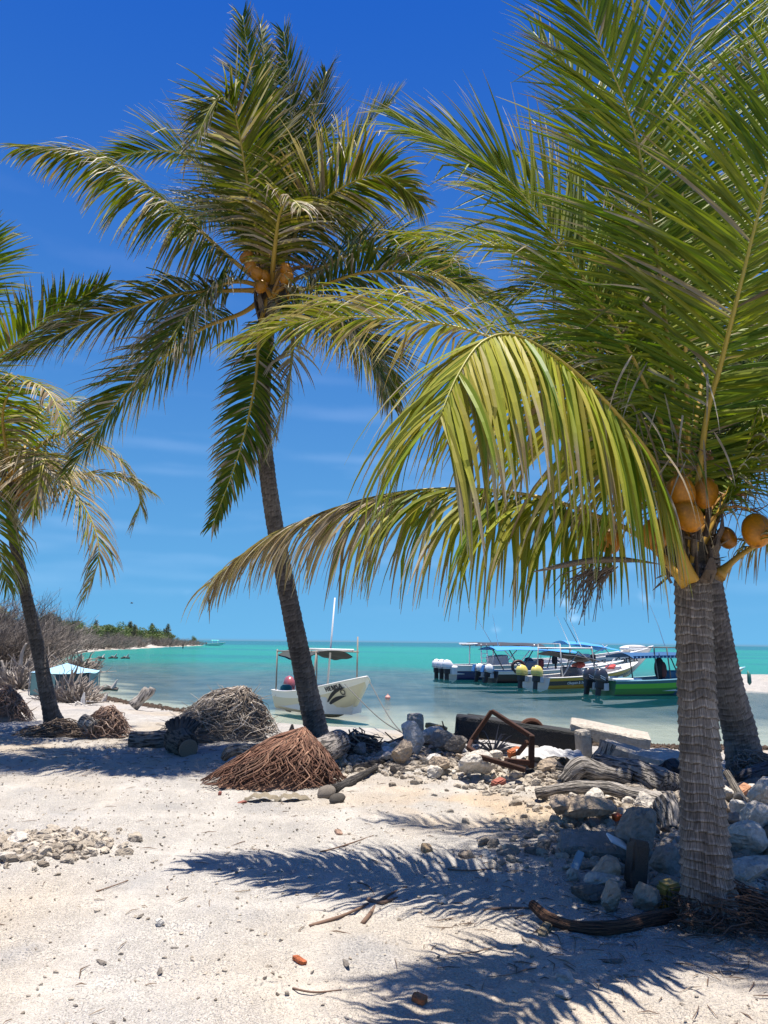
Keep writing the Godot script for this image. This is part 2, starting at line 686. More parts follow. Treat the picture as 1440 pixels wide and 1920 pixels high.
func trunk(palm: Node3D, ctrl: Array, r_of: Callable, ring: float, sides: int, sub := 5, dark := 1.0, ridge := 0.07) -> void:
	# stacked leaf scars: each ring flares a little at its lower edge
	var base := palm.position
	var pts := []
	for p in ctrl:
		pts.append(p - base)
	var probe := curve(pts, 60)
	var length := 0.0
	for k in 59:
		length += probe[k].distance_to(probe[k + 1])
	var rings := int(length / ring)
	var n := rings * sub + 1
	var line := curve(pts, n)
	var b := B.new()
	var side := Vector3.RIGHT
	var tilt := []
	for k in rings + 2:
		tilt.append([rng.randf_range(0, TAU), rng.randf_range(0.0, 0.5), rng.randf_range(0.75, 1.2), rng.randf_range(-0.3, 0.3)])
	for k in n:
		var t := float(k) / (n - 1)
		var tan := (line[mini(k + 1, n - 1)] - line[maxi(k - 1, 0)]).normalized()
		side = (side - tan * side.dot(tan)).normalized()
		var up := side.cross(tan)
		for s in sides + 1:
			var g := TAU * s / sides
			var raw := k / float(sub)
			var tl: Array = tilt[int(raw)]
			var q := fposmod(raw + 0.35 * sin(g + 1.0) + 0.16 * sin(2.0 * g + raw * 0.1) + 0.5 * n_b.get_noise_3d(cos(g) * 7.0, raw * 1.5, sin(g) * 7.0), 1.0)
			var wob := n_c.get_noise_3d(cos(g) * 14.0, t * length * 26.0, sin(g) * 14.0)
			var r: float = r_of.call(t) * (1.0 + ridge * (1.0 - q) * (1.0 - q) - 0.035 * exp(-pow((q - 0.97) / 0.07, 2.0)) + 0.035 * wob)
			var c := Color(0.2, 0.155, 0.12).lerp(Color(0.38, 0.32, 0.26), clampf(0.5 + 0.8 * n_c.get_noise_3d(cos(g) * 5.0, t * length * 9.0, sin(g) * 5.0), 0.0, 1.0))
			if q > 0.86:
				c = c.lerp(Color(0.09, 0.066, 0.048), 0.7)
			elif q < 0.25:
				c = c.lerp(Color(0.46, 0.41, 0.35), 0.55)
			c *= tl[2] * dark
			c.a = 1.0
			b.add(line[k] + (side * cos(g) + up * sin(g)) * r, c)
			b.uv[-1] = Vector2(2.0 * s / sides, t * length * 0.9)
	for k in n - 1:
		for s in sides:
			var p := k * (sides + 1) + s
			b.i.append_array(PackedInt32Array([p, p + 1, p + sides + 1, p + 1, p + sides + 2, p + sides + 1]))
	part(palm, "trunk", b, mats.palm_bark, true)


func coconut(palm: Node3D, at: Vector3, r: float, warm := 1.0) -> void:
	var b := B.new()
	var bas := Basis.from_euler(Vector3(rng.randf_range(-0.7, 0.7), rng.randf() * TAU, rng.randf_range(-0.7, 0.7)))
	var rows := 14
	var cols := 18
	var k := b.v.size()
	for y in rows + 1:
		var th := PI * y / rows
		for s in cols:
			var g := TAU * s / cols
			var q := 1.0 + 0.05 * cos(3.0 * g) * sin(th)
			var p := Vector3(sin(th) * cos(g) * q * 0.88, cos(th) * 1.16 - 0.06 * sin(th), sin(th) * sin(g) * q * 0.88) * r
			var c := Color(0.72, 0.24, 0.004).lerp(Color(0.66, 0.29, 0.012), 0.5 + 0.5 * n_c.get_noise_3dv(p * 160.0)) * warm
			if th > 2.95 or th < 0.22:
				c = Color(0.12, 0.07, 0.03)
			c.a = 1.0
			b.add(at - palm.position + bas * p, c)
	for y in rows:
		for s in cols:
			var p := k + y * cols + s
			var q := k + y * cols + (s + 1) % cols
			b.i.append_array(PackedInt32Array([p, q, q + cols, p, q + cols, p + cols]))
	part(palm, "coconut", b, mats.coconut, true)


func sheath(palm: Node3D, at: Vector3, r: float, h: float, n: int) -> void:
	# the brown fibre and old leaf bases wrapped round the top of the trunk
	var b := B.new()
	var o := at - palm.position
	for k in n:
		var g := rng.randf() * TAU
		var y := rng.randf_range(-0.15, 0.75) * h
		var w := rng.randf_range(0.3, 0.7) * r
		var d := Vector3(cos(g), 0, sin(g))
		var s := Vector3(-sin(g), rng.randf_range(-0.4, 0.4), cos(g))
		var c := Color(0.16, 0.11, 0.075).lerp(Color(0.33, 0.27, 0.2), rng.randf()) * rng.randf_range(0.6, 1.1)
		c.a = 1.0
		var p := o + d * r * rng.randf_range(0.8, 1.05) + Vector3.UP * y
		var q := p + Vector3.UP * h * rng.randf_range(0.25, 0.6) + d * r * rng.randf_range(0.05, 0.5)
		b.tube([p, p.lerp(q, 0.5) + d * 0.02, q], [w * 0.5, w * 0.42, w * 0.12], 6, c, c, 0.35, 0.5, n_c)
		if k % 3 == 0:
			var e := p + d * r * rng.randf_range(0.3, 0.8) + Vector3(0, rng.randf_range(-0.25, 0.1) * h, 0) + s * 0.06
			b.tube([p, p.lerp(e, 0.6), e], [w * 0.35, w * 0.25, 0.004], 5, c, c * 0.8, 0.3)
	b.tube([o - Vector3.UP * h * 0.25, o + Vector3.UP * h * 0.25, o + Vector3.UP * h * 0.7, o + Vector3.UP * h * 1.2], [r * 0.7, r * 0.72, r * 0.5, r * 0.2], 12, Color(0.12, 0.085, 0.06), Color(0.2, 0.16, 0.08), 1.0, 0.3, n_c)
	part(palm, "leaf_sheath", b, mats.husk)


func fruit_stalks(palm: Node3D, at: Vector3, towards: Array, fine: int, r := 0.012) -> void:
	# flower and fruit stalks: an orange stem with many thin dry branchlets
	for e in towards:
		var b := B.new()
		var o := at - palm.position
		var q: Vector3 = e - palm.position
		var m := o.lerp(q, 0.55) + Vector3.UP * o.distance_to(q) * 0.25
		b.tube(Array(curve([o, m, q], 8)), [r, r, r, r * 0.9, r * 0.8, r * 0.7, r * 0.6, r * 0.5], 6, Color(0.5, 0.26, 0.03), Color(0.36, 0.17, 0.04))
		for k in fine:
			var s := m.lerp(q, rng.randf())
			var d := Vector3(rng.randf_range(-1, 1), rng.randf_range(-0.6, 0.6), rng.randf_range(-1, 1)).normalized() * o.distance_to(q) * rng.randf_range(0.25, 0.6)
			b.tube([s, s + d * 0.5 + Vector3(0, 0.02, 0), s + d - Vector3(0, 0.03, 0)], [r * 0.3, r * 0.24, r * 0.1], 4, Color(0.24, 0.12, 0.05), Color(0.16, 0.11, 0.08))
		part(palm, "fruit_stalk", b, mats.leaf_stalk)


func mix(a: Dictionary, b: Dictionary) -> Dictionary:
	var o := a.duplicate()
	o.merge(b, true)
	return o


func palms() -> void:
	near_palm()
	middle_palm()
	left_palm()
	outer_palm()
	behind_palm()


func near_palm() -> void:
	var foot := Vector3(1.79, 0.0, -4.48)
	foot.y = gh(foot.x, foot.z) - 0.03
	var t := thing("coconut_palm", "stout coconut palm at the right with big orange coconuts and fronds close overhead", "palm", foot)
	trunk(t, [foot, Vector3(1.787, 0.319, -4.5), Vector3(1.795, 0.938, -4.52), Vector3(1.803, 1.531, -4.53), Vector3(1.818, 1.965, -4.54)], func(k): return 0.098 + 0.05 * pow(1.0 - k, 2.6) + 0.03 * pow(maxf(0.0, 1.0 - k * 7.0), 2.0), 0.05, 60, 8, 1.0, 0.1)
	sheath(t, Vector3(1.816, 1.918, -4.54), 0.125, 0.42, 70)
	var c := Vector3(1.801, 1.963, -4.52)
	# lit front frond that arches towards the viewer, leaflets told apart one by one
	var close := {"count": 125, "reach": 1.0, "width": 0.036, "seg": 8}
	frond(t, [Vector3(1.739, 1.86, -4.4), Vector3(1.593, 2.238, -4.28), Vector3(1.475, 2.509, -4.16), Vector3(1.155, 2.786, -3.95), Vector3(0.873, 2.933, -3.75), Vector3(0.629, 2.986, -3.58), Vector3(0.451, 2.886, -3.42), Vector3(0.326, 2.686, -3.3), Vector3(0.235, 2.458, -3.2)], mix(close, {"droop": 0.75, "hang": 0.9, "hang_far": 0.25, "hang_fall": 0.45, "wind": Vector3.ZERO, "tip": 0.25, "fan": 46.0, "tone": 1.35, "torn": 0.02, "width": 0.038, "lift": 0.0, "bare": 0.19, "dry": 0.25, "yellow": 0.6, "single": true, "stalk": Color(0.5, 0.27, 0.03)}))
	# low frond that reaches left over the beach, half dry
	frond(t, [Vector3(1.74, 1.846, -4.42), Vector3(1.537, 2.122, -4.55), Vector3(1.314, 2.278, -4.7), Vector3(0.962, 2.44, -4.9), Vector3(0.433, 2.533, -5.15), Vector3(-0.075, 2.496, -5.3), Vector3(-0.565, 2.345, -5.4), Vector3(-0.942, 2.138, -5.45), Vector3(-1.206, 1.913, -5.5)], mix(close, {"droop": 0.8, "hang": 0.55, "lift": 0.1, "bare": 0.15, "dry_u": 1.05, "width": 0.036, "yellow": 0.5, "single": true, "count": 140, "reach": 1.0, "stalk": Color(0.52, 0.29, 0.03)}))
	var far := {"count": 145, "reach": 0.95, "width": 0.028, "seg": 7, "torn": 0.09}
	frond(t, [c, Vector3(1.72, 2.511, -4.7), Vector3(1.41, 3.067, -4.95), Vector3(0.967, 3.532, -5.2), Vector3(0.497, 3.803, -5.4), Vector3(-0.098, 3.954, -5.6), Vector3(-0.681, 3.956, -5.7), Vector3(-1.141, 3.809, -5.75)], mix(far, {"droop": 0.5, "dry": 0.55, "yellow": 0.35, "bare": 0.3, "wind": Vector3(-0.12, 0, 0)}))
	frond(t, [c, Vector3(1.723, 2.599, -4.5), Vector3(1.486, 3.16, -4.4), Vector3(1.221, 3.58, -4.32), Vector3(0.922, 3.933, -4.2), Vector3(0.69, 4.157, -4.1), Vector3(0.409, 4.278, -4), Vector3(0.12, 4.344, -3.92)], mix(far, {"droop": 0.1, "lift": 0.15, "dry": 0.12, "yellow": 0.2, "up": Vector3(0.3, 0.5, 0.8), "reach": 1.01, "bare": 0.3}))
	frond(t, [c, Vector3(1.764, 2.599, -4.5), Vector3(1.69, 3.296, -4.4), Vector3(1.608, 3.857, -4.3), Vector3(1.48, 4.528, -4.2), Vector3(1.274, 5.004, -4.1), Vector3(1.042, 5.394, -4), Vector3(0.776, 5.689, -3.9)], mix(far, {"droop": 0.08, "lift": 0.1, "dry": 0.08, "up": Vector3(0.2, 0.2, 1), "reach": 0.9, "bare": 0.3}))
	frond(t, [c, Vector3(1.863, 2.826, -4.6), Vector3(1.955, 3.958, -4.75), Vector3(2.046, 5.001, -4.85), Vector3(2.22, 6.152, -4.95), Vector3(2.326, 6.981, -5)], mix(far, {"droop": 0.08, "up": Vector3(0, 0.2, 1), "reach": 1.10, "bare": 0.26}))
	frond(t, [c, Vector3(1.84, 2.741, -4.3), Vector3(1.88, 3.04, -4.15), Vector3(1.922, 3.354, -4), Vector3(2.016, 3.838, -3.85), Vector3(2.135, 4.335, -3.7), Vector3(2.314, 4.781, -3.55)], mix(far, {"droop": 0.12, "lift": 0.12, "up": Vector3(-0.5, 0.3, 0.8), "reach": 1.10, "yellow": 0.22, "bare": 0.16, "size": 1.25, "stalk": Color(0.55, 0.32, 0.04)}))
	frond(t, [c, Vector3(1.971, 2.744, -4.8), Vector3(2.276, 3.743, -5.1), Vector3(2.628, 4.82, -5.4), Vector3(2.922, 5.979, -5.6), Vector3(3.103, 6.966, -5.7)], mix(far, {"droop": 0.12, "reach": 1.0, "up": Vector3(-0.3, 0.2, 1)}))
	frond(t, [c, Vector3(1.903, 2.743, -4.8), Vector3(1.902, 3.782, -5.2), Vector3(1.868, 4.783, -5.5), Vector3(1.699, 5.924, -5.8), Vector3(1.266, 6.8, -6)], mix(far, {"droop": 0.12, "reach": 1.0, "up": Vector3(0.2, 0.3, 1)}))
	frond(t, [c, Vector3(1.948, 2.556, -4.9), Vector3(1.931, 3.262, -5.3), Vector3(1.701, 3.953, -5.6), Vector3(1.368, 4.355, -5.9), Vector3(0.965, 4.352, -6.1)], mix(far, {"droop": 0.4, "reach": 0.9}))
	frond(t, [c, Vector3(1.931, 2.556, -4.9), Vector3(1.893, 3.492, -5.5), Vector3(1.594, 4.43, -6.1), Vector3(1.017, 5.15, -6.7), Vector3(0.182, 5.454, -7.1)], mix(far, {"droop": 0.35, "dry": 0.25, "yellow": 0.35, "reach": 1.01}))
	frond(t, [c, Vector3(1.913, 2.661, -4.75), Vector3(1.914, 3.622, -5.2), Vector3(1.681, 4.525, -5.6), Vector3(1.255, 5.109, -5.9), Vector3(0.704, 5.374, -6.1)], mix(far, {"droop": 0.25, "reach": 1.04, "up": Vector3(0.2, 0.8, 0.4)}))
	frond(t, [c, Vector3(2.008, 2.698, -4.9), Vector3(2.045, 3.296, -5.4), Vector3(1.857, 3.899, -6), Vector3(1.447, 4.142, -6.5), Vector3(1.016, 3.948, -6.8)], mix(far, {"droop": 0.5, "dry": 0.2, "reach": 0.98}))
	frond(t, [c, Vector3(1.993, 2.535, -4.8), Vector3(2.413, 3.157, -5.2), Vector3(2.858, 3.67, -5.5), Vector3(3.349, 3.928, -5.7)], mix(far, {"droop": 0.4, "dry": 0.15}))
	frond(t, [c, Vector3(1.948, 2.215, -4.5), Vector3(2.109, 2.506, -4.5), Vector3(2.27, 2.658, -4.45), Vector3(2.567, 2.778, -4.4), Vector3(2.905, 2.703, -4.35)], mix(far, {"droop": 0.5, "dry": 0.3, "bare": 0.2, "size": 1.2}))
	frond(t, [Vector3(1.945, 1.901, -4.5), Vector3(2.093, 2.027, -4.5), Vector3(2.277, 2.127, -4.48), Vector3(2.611, 2.214, -4.45), Vector3(2.999, 2.087, -4.4)], mix(far, {"droop": 0.6, "dry": 0.5, "bare": 0.22, "size": 1.1}))
	frond(t, [c, Vector3(1.8, 2.501, -4.65), Vector3(1.623, 3.002, -4.85), Vector3(1.325, 3.344, -5), Vector3(0.994, 3.434, -5.15), Vector3(0.669, 3.231, -5.25)], mix(far, {"droop": 0.55, "dry": 0.35, "reach": 0.9}))
	frond(t, [c, Vector3(2.138, 2.436, -5), Vector3(2.572, 2.872, -5.6), Vector3(2.957, 3.321, -6.3), Vector3(3.335, 3.524, -7)], mix(far, {"droop": 0.5, "dry": 0.2}))
	frond(t, [c, Vector3(2.029, 2.363, -5), Vector3(2.098, 2.908, -5.6), Vector3(2.071, 3.329, -6.2), Vector3(2.008, 3.481, -6.9)], mix(far, {"droop": 0.5, "dry": 0.25}))
	for n in [Vector3(1.675, 2.349, -4.3), Vector3(1.843, 2.366, -4.36), Vector3(1.689, 2.211, -4.26), Vector3(1.529, 2.119, -4.32), Vector3(1.354, 2.123, -4.62), Vector3(2.142, 2.158, -4.4)]:
		coconut(t, n, 0.088 * rng.randf_range(0.88, 1.08), rng.randf_range(0.85, 1.1))
	coconut(t, Vector3(2.012, 2.127, -4.5), 0.06, 0.5)
	fruit_stalks(t, Vector3(1.797, 2.111, -4.45), [Vector3(1.456, 2.466, -4.5), Vector3(2.148, 2.377, -4.5), Vector3(1.504, 2.24, -4.3), Vector3(2.155, 2.264, -4.4), Vector3(1.886, 2.584, -4.3)], 16)
	# dead grey spathe and withered flower stalk on the left of the crown
	var b := B.new()
	var o := foot
	var line := curve([Vector3(1.623, 1.951, -4.42) - o, Vector3(1.398, 1.975, -4.38) - o, Vector3(1.144, 1.962, -4.34) - o, Vector3(0.835, 1.895, -4.3) - o], 14)
	var rad := []
	for k in 14:
		rad.append(0.006 + 0.034 * sin(PI * clampf((k - 1) / 12.0, 0, 1)))
	b.tube(Array(line), rad, 8, Color(0.2, 0.15, 0.1), Color(0.3, 0.25, 0.2), 0.45, 0.4, n_c)
	part(t, "dry_spathe", b, mats.husk, true)
	b = B.new()
	for k in 46:
		var p: Vector3 = Vector3(1.311, 1.94, -4.4) - o + Vector3(rng.randf_range(-0.16, 0.02), rng.randf_range(-0.03, 0.01), rng.randf_range(-0.05, 0.05))
		var q := p + Vector3(rng.randf_range(-0.24, -0.02), rng.randf_range(-0.34, -0.12), rng.randf_range(-0.08, 0.08))
		b.tube([p, p.lerp(q, 0.5) + Vector3(-0.03, 0.02, 0), q], [0.004, 0.003, 0.0015], 4, Color(0.17, 0.13, 0.1), Color(0.12, 0.1, 0.09))
	part(t, "withered_flower_stalk", b, mats.twig)
	# a few torn grey leaflet strips hanging from the heart
	b = B.new()
	for k in 30:
		var p := Vector3(1.635, 2.587, -4.2) - o + Vector3(rng.randf_range(-0.32, 0.2), rng.randf_range(-0.2, 0.5), rng.randf_range(-0.2, 0.2))
		leaflet(b, p, Vector3(rng.randf_range(-0.4, 0.3), -0.5, rng.randf_range(-0.2, 0.4)).normalized(), Vector3.RIGHT.rotated(Vector3.UP, rng.randf() * 3.0), rng.randf_range(0.3, 0.6), 0.014, 0.6, {"dry": 0.95})
	part(t, "torn_leaf_strips", b, mats.palm_leaf).set_meta("kind", "stuff")


func middle_palm() -> void:
	var foot := Vector3(-0.927, 0, -12.073)
	foot.y = gh(foot.x, foot.z) - 0.05
	var t := thing("coconut_palm", "tall leaning coconut palm in the middle, its trunk rising behind the brown root heap", "palm", foot)
	trunk(t, [foot, Vector3(-1.107, 0.638, -12.1), Vector3(-1.331, 1.754, -11.7), Vector3(-1.585, 3.065, -11.3), Vector3(-1.746, 4.2, -11), Vector3(-1.768, 4.993, -10.7), Vector3(-1.694, 6.103, -10.45)], func(k): return 0.112 + 0.07 * pow(1.0 - k, 2.6), 0.08, 30, 4, 0.62)  # bark tone lowered: the trunk's shade is put into its colour
	sheath(t, Vector3(-1.65, 6.144, -10.45), 0.19, 0.75, 34)
	var c := Vector3(-1.661, 6.469, -10.45)
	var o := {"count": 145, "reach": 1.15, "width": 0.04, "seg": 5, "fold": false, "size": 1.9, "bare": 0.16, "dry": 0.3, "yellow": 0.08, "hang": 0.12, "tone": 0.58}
	frond(t, [c, Vector3(-2.223, 6.86, -10.25), Vector3(-2.978, 7.489, -10.05), Vector3(-3.724, 7.949, -9.85), Vector3(-4.256, 8.12, -9.75), Vector3(-5.046, 8.139, -9.65)], mix(o, {"droop": 0.5, "hang": 0.35, "lift": -0.1, "dry": 0.35, "yellow": 0.25}))
	frond(t, [c, Vector3(-2.123, 7.39, -10.55), Vector3(-2.686, 8.395, -10.75), Vector3(-3.134, 8.868, -10.85), Vector3(-3.714, 9.002, -10.95), Vector3(-4.449, 8.906, -11.05)], mix(o, {"droop": 0.18}))
	frond(t, [c, Vector3(-1.951, 7.701, -10.15), Vector3(-2.071, 8.437, -9.85), Vector3(-2.161, 8.784, -9.65), Vector3(-2.26, 8.776, -9.45), Vector3(-2.373, 8.57, -9.35), Vector3(-2.523, 8.03, -9.25)], mix(o, {"droop": 0.2, "reach": 1.04, "yellow": 0.3, "up": Vector3(-0.2, 0.6, 0.7)}))
	frond(t, [c, Vector3(-1.828, 7.674, -10.45), Vector3(-1.981, 9.232, -10.45), Vector3(-2.252, 10.954, -10.45)], mix(o, {"droop": 0.04, "reach": 0.9, "up": Vector3(0, 0.1, 1)}))
	frond(t, [c, Vector3(-1.76, 7.793, -10.65), Vector3(-1.842, 9.531, -10.85), Vector3(-2.09, 11.353, -11.05)], mix(o, {"droop": 0.04, "reach": 0.9, "up": Vector3(0.8, 0.1, 0.6)}))
	frond(t, [c, Vector3(-1.625, 7.736, -10.55), Vector3(-1.49, 9.386, -10.65), Vector3(-1.659, 10.948, -10.75)], mix(o, {"droop": 0.04, "reach": 0.9, "up": Vector3(-0.5, 0.1, 0.9)}))
	frond(t, [c, Vector3(-1.541, 7.566, -10.55), Vector3(-1.256, 8.851, -10.65), Vector3(-0.972, 10.25, -10.75)], mix(o, {"droop": 0.06, "reach": 1.10, "yellow": 0.25, "up": Vector3(-0.6, 0.2, 0.8)}))
	frond(t, [c, Vector3(-1.193, 7.48, -10.25), Vector3(-0.706, 7.802, -10.05), Vector3(-0.236, 7.909, -9.85), Vector3(0.061, 7.791, -9.75), Vector3(0.425, 7.399, -9.65)], mix(o, {"droop": 0.4, "yellow": 0.4, "dry": 0.4, "up": Vector3(0, 0.8, -0.4)}))
	frond(t, [c, Vector3(-1.315, 7.541, -10.65), Vector3(-0.799, 8.61, -10.95), Vector3(-0.322, 9.63, -11.15), Vector3(0.058, 10.138, -11.25)], mix(o, {"droop": 0.12, "yellow": 0.25, "dry": 0.35}))
	frond(t, [c, Vector3(-1.088, 6.814, -10.55), Vector3(-0.284, 7.336, -10.85), Vector3(0.53, 7.348, -11.05), Vector3(1.368, 6.93, -11.25)], mix(o, {"droop": 0.35}))
	frond(t, [c, Vector3(-1.061, 6.469, -10.35), Vector3(-0.264, 6.672, -10.25), Vector3(0.637, 6.592, -10.15), Vector3(1.295, 6.273, -10.05), Vector3(1.732, 5.888, -10.05)], mix(o, {"droop": 0.4, "dry": 0.45}))
	frond(t, [c, Vector3(-2.041, 6.506, -10.25), Vector3(-2.372, 6.261, -9.95), Vector3(-2.634, 5.716, -9.65), Vector3(-2.781, 5.285, -9.45), Vector3(-3.022, 4.641, -9.25)], mix(o, {"droop": 0.5, "yellow": 0.3, "dry": 0.45}))
	frond(t, [c, Vector3(-2.238, 6.415, -10.35), Vector3(-2.943, 6.303, -10.25), Vector3(-3.643, 6.019, -10.15), Vector3(-4.292, 5.71, -10.05), Vector3(-4.985, 5.234, -9.95)], mix(o, {"droop": 0.45, "dry": 0.45, "yellow": 0.25}))
	frond(t, [c, Vector3(-2.051, 6.184, -10.55), Vector3(-2.702, 5.95, -10.65), Vector3(-3.344, 5.436, -10.75), Vector3(-3.865, 4.962, -10.85), Vector3(-4.305, 4.311, -10.95), Vector3(-4.562, 3.919, -10.95)], mix(o, {"droop": 0.35, "dry": 0.4}))
	frond(t, [c, Vector3(-1.761, 5.856, -10.25), Vector3(-1.785, 4.964, -10.15), Vector3(-1.963, 3.988, -10.15), Vector3(-2.275, 3.003, -10.15)], mix(o, {"droop": 0.25, "reach": 0.62, "up": Vector3(0.4, 0.1, 0.9), "lift": 0.0}))
	frond(t, [c, Vector3(-1.335, 5.86, -10.25), Vector3(-1.316, 5.235, -10.25), Vector3(-1.441, 4.544, -10.25), Vector3(-1.617, 3.942, -10.25)], mix(o, {"droop": 0.5, "dry": 0.95, "reach": 0.6, "lift": 0.0, "count": 60, "stalk": Color(0.1, 0.07, 0.05)}))
	frond(t, [c, Vector3(-1.566, 6.875, -10.05), Vector3(-1.45, 7.204, -9.65), Vector3(-1.271, 7.219, -9.35), Vector3(-1.092, 6.926, -9.05)], mix(o, {"droop": 0.6, "dry": 0.6, "yellow": 0.6, "reach": 0.98, "count": 60}))
	frond(t, [c, Vector3(-1.377, 6.018, -10.25), Vector3(-0.912, 6.013, -10.05), Vector3(-0.456, 5.624, -9.85), Vector3(-0.09, 4.993, -9.75)], mix(o, {"droop": 0.5, "dry": 0.5}))
	frond(t, [c, Vector3(-1.273, 6.114, -10.65), Vector3(-0.748, 6.166, -10.95), Vector3(-0.189, 5.87, -11.25), Vector3(0.105, 5.09, -11.45)], mix(o, {"droop": 0.4, "dry": 0.55}))
	frond(t, [c, Vector3(-2.021, 7.361, -10.65), Vector3(-2.467, 8.082, -11.15), Vector3(-3.039, 8.431, -11.75), Vector3(-3.513, 8.326, -12.25)], mix(o, {"droop": 0.3}))
	frond(t, [c, Vector3(-1.482, 7.423, -10.75), Vector3(-1.157, 8.308, -11.35), Vector3(-0.769, 8.576, -11.95), Vector3(-0.509, 8.318, -12.35)], mix(o, {"droop": 0.35}))
	frond(t, [c, Vector3(-1.827, 7.736, -10.85), Vector3(-2.116, 8.948, -11.35), Vector3(-2.592, 9.864, -11.85), Vector3(-3.047, 10.039, -12.25)], mix(o, {"droop": 0.2}))
	frond(t, [c, Vector3(-1.631, 7.914, -10.85), Vector3(-1.479, 9.144, -11.35), Vector3(-1.15, 9.881, -11.85), Vector3(-0.717, 9.862, -12.25)], mix(o, {"droop": 0.25}))
	for p in [Vector3(-1.817, 6.587, -10.15), Vector3(-1.741, 6.365, -10.1), Vector3(-1.407, 6.64, -10.15), Vector3(-1.389, 6.488, -10.1), Vector3(-1.996, 6.879, -10.25), Vector3(-1.311, 6.314, -10.25), Vector3(-1.719, 6.549, -10.2), Vector3(-1.92, 6.708, -10.2)]:
		coconut(t, p, 0.095, 0.9)
	fruit_stalks(t, Vector3(-1.641, 6.301, -10.35), [Vector3(-1.911, 6.683, -10.15), Vector3(-1.349, 6.689, -10.15), Vector3(-1.214, 6.284, -10.05), Vector3(-1.747, 6.317, -10.05), Vector3(-1.059, 6.744, -10.25)], 14, 0.03)


func left_palm() -> void:
	var foot := Vector3(-5.435, 0, -13.366)
	foot.y = gh(foot.x, foot.z) - 0.04
	var t := thing("coconut_palm", "slender coconut palm at the left with ragged grey fronds and a curved dark trunk", "palm", foot)
	trunk(t, [foot, Vector3(-5.524, 0.428, -13.2), Vector3(-5.731, 1.299, -13.1), Vector3(-6.018, 2.352, -13), Vector3(-6.23, 3.238, -12.9), Vector3(-6.31, 3.83, -12.9)], func(k): return 0.085 + 0.05 * pow(1.0 - k, 2.0) + 0.09 * pow(maxf(0.0, 1.0 - k * 9.0), 2.0), 0.08, 26, 4, 0.6)  # bark painted darker to carry the shade on this trunk
	sheath(t, Vector3(-6.292, 3.83, -12.9), 0.18, 0.6, 24)
	var c := Vector3(-6.308, 4.107, -12.9)
	var o := {"count": 84, "reach": 0.95, "width": 0.042, "seg": 5, "fold": false, "size": 1.7, "bare": 0.16, "dry": 0.75, "yellow": 0.4, "torn": 0.14, "droop": 0.5, "hang": 0.25}
	frond(t, [c, Vector3(-6.385, 5.069, -12.5), Vector3(-6.146, 5.482, -12.2), Vector3(-5.71, 5.547, -11.9), Vector3(-5.26, 5.265, -11.7), Vector3(-4.875, 4.583, -11.5)], o)
	frond(t, [c, Vector3(-5.954, 4.613, -12.6), Vector3(-5.502, 4.28, -12.4), Vector3(-4.997, 3.863, -12.2), Vector3(-4.592, 3.272, -12.1), Vector3(-4.433, 2.738, -12), Vector3(-4.611, 2.133, -12)], o)
	frond(t, [c, Vector3(-6.044, 4.767, -13.1), Vector3(-5.64, 5.095, -13.3), Vector3(-5.154, 4.948, -13.5), Vector3(-4.684, 4.593, -13.6), Vector3(-4.399, 4, -13.7), Vector3(-4.483, 3.514, -13.7)], o)
	frond(t, [c, Vector3(-5.864, 4.316, -13.2), Vector3(-5.332, 4.388, -13.5), Vector3(-4.733, 4.389, -13.7), Vector3(-4.246, 4.138, -13.9)], mix(o, {"reach": 0.91}))
	frond(t, [c, Vector3(-6.342, 4.09, -12.6), Vector3(-6.314, 3.429, -12.4), Vector3(-6.122, 2.812, -12.3), Vector3(-5.899, 2.297, -12.2)], mix(o, {"dry": 0.4}))
	frond(t, [c, Vector3(-6.703, 4.497, -12.8), Vector3(-7.198, 4.56, -12.7), Vector3(-7.695, 3.894, -12.6)], o)
	frond(t, [c, Vector3(-6.762, 4.977, -13.2), Vector3(-7.183, 5.851, -13.5), Vector3(-7.889, 6.46, -13.8)], mix(o, {"dry": 0.2}))
	frond(t, [c, Vector3(-6.381, 4.937, -13.4), Vector3(-6.375, 5.682, -13.9), Vector3(-6.107, 6.052, -14.4), Vector3(-5.821, 5.745, -14.8)], mix(o, {"dry": 0.35}))
	frond(t, [c, Vector3(-5.832, 4.344, -12.5), Vector3(-5.402, 4.407, -12), Vector3(-5.242, 4.058, -11.6), Vector3(-5.256, 3.36, -11.4)], mix(o, {"reach": 1.04}))
	frond(t, [c, Vector3(-6.385, 4.428, -13.3), Vector3(-6.699, 4.862, -13.9), Vector3(-6.859, 4.694, -14.5), Vector3(-6.869, 3.931, -14.9)], mix(o, {"reach": 1.04}))
	for p in [Vector3(-6.013, 3.868, -12.6), Vector3(-5.885, 3.87, -12.65), Vector3(-5.926, 3.689, -12.6), Vector3(-6.256, 3.82, -12.6)]:
		coconut(t, p, 0.09, 0.75)
	fruit_stalks(t, Vector3(-6.239, 3.767, -12.8), [Vector3(-5.786, 3.806, -12.5), Vector3(-5.678, 4.097, -12.6), Vector3(-6.311, 3.8, -12.5)], 12, 0.025)


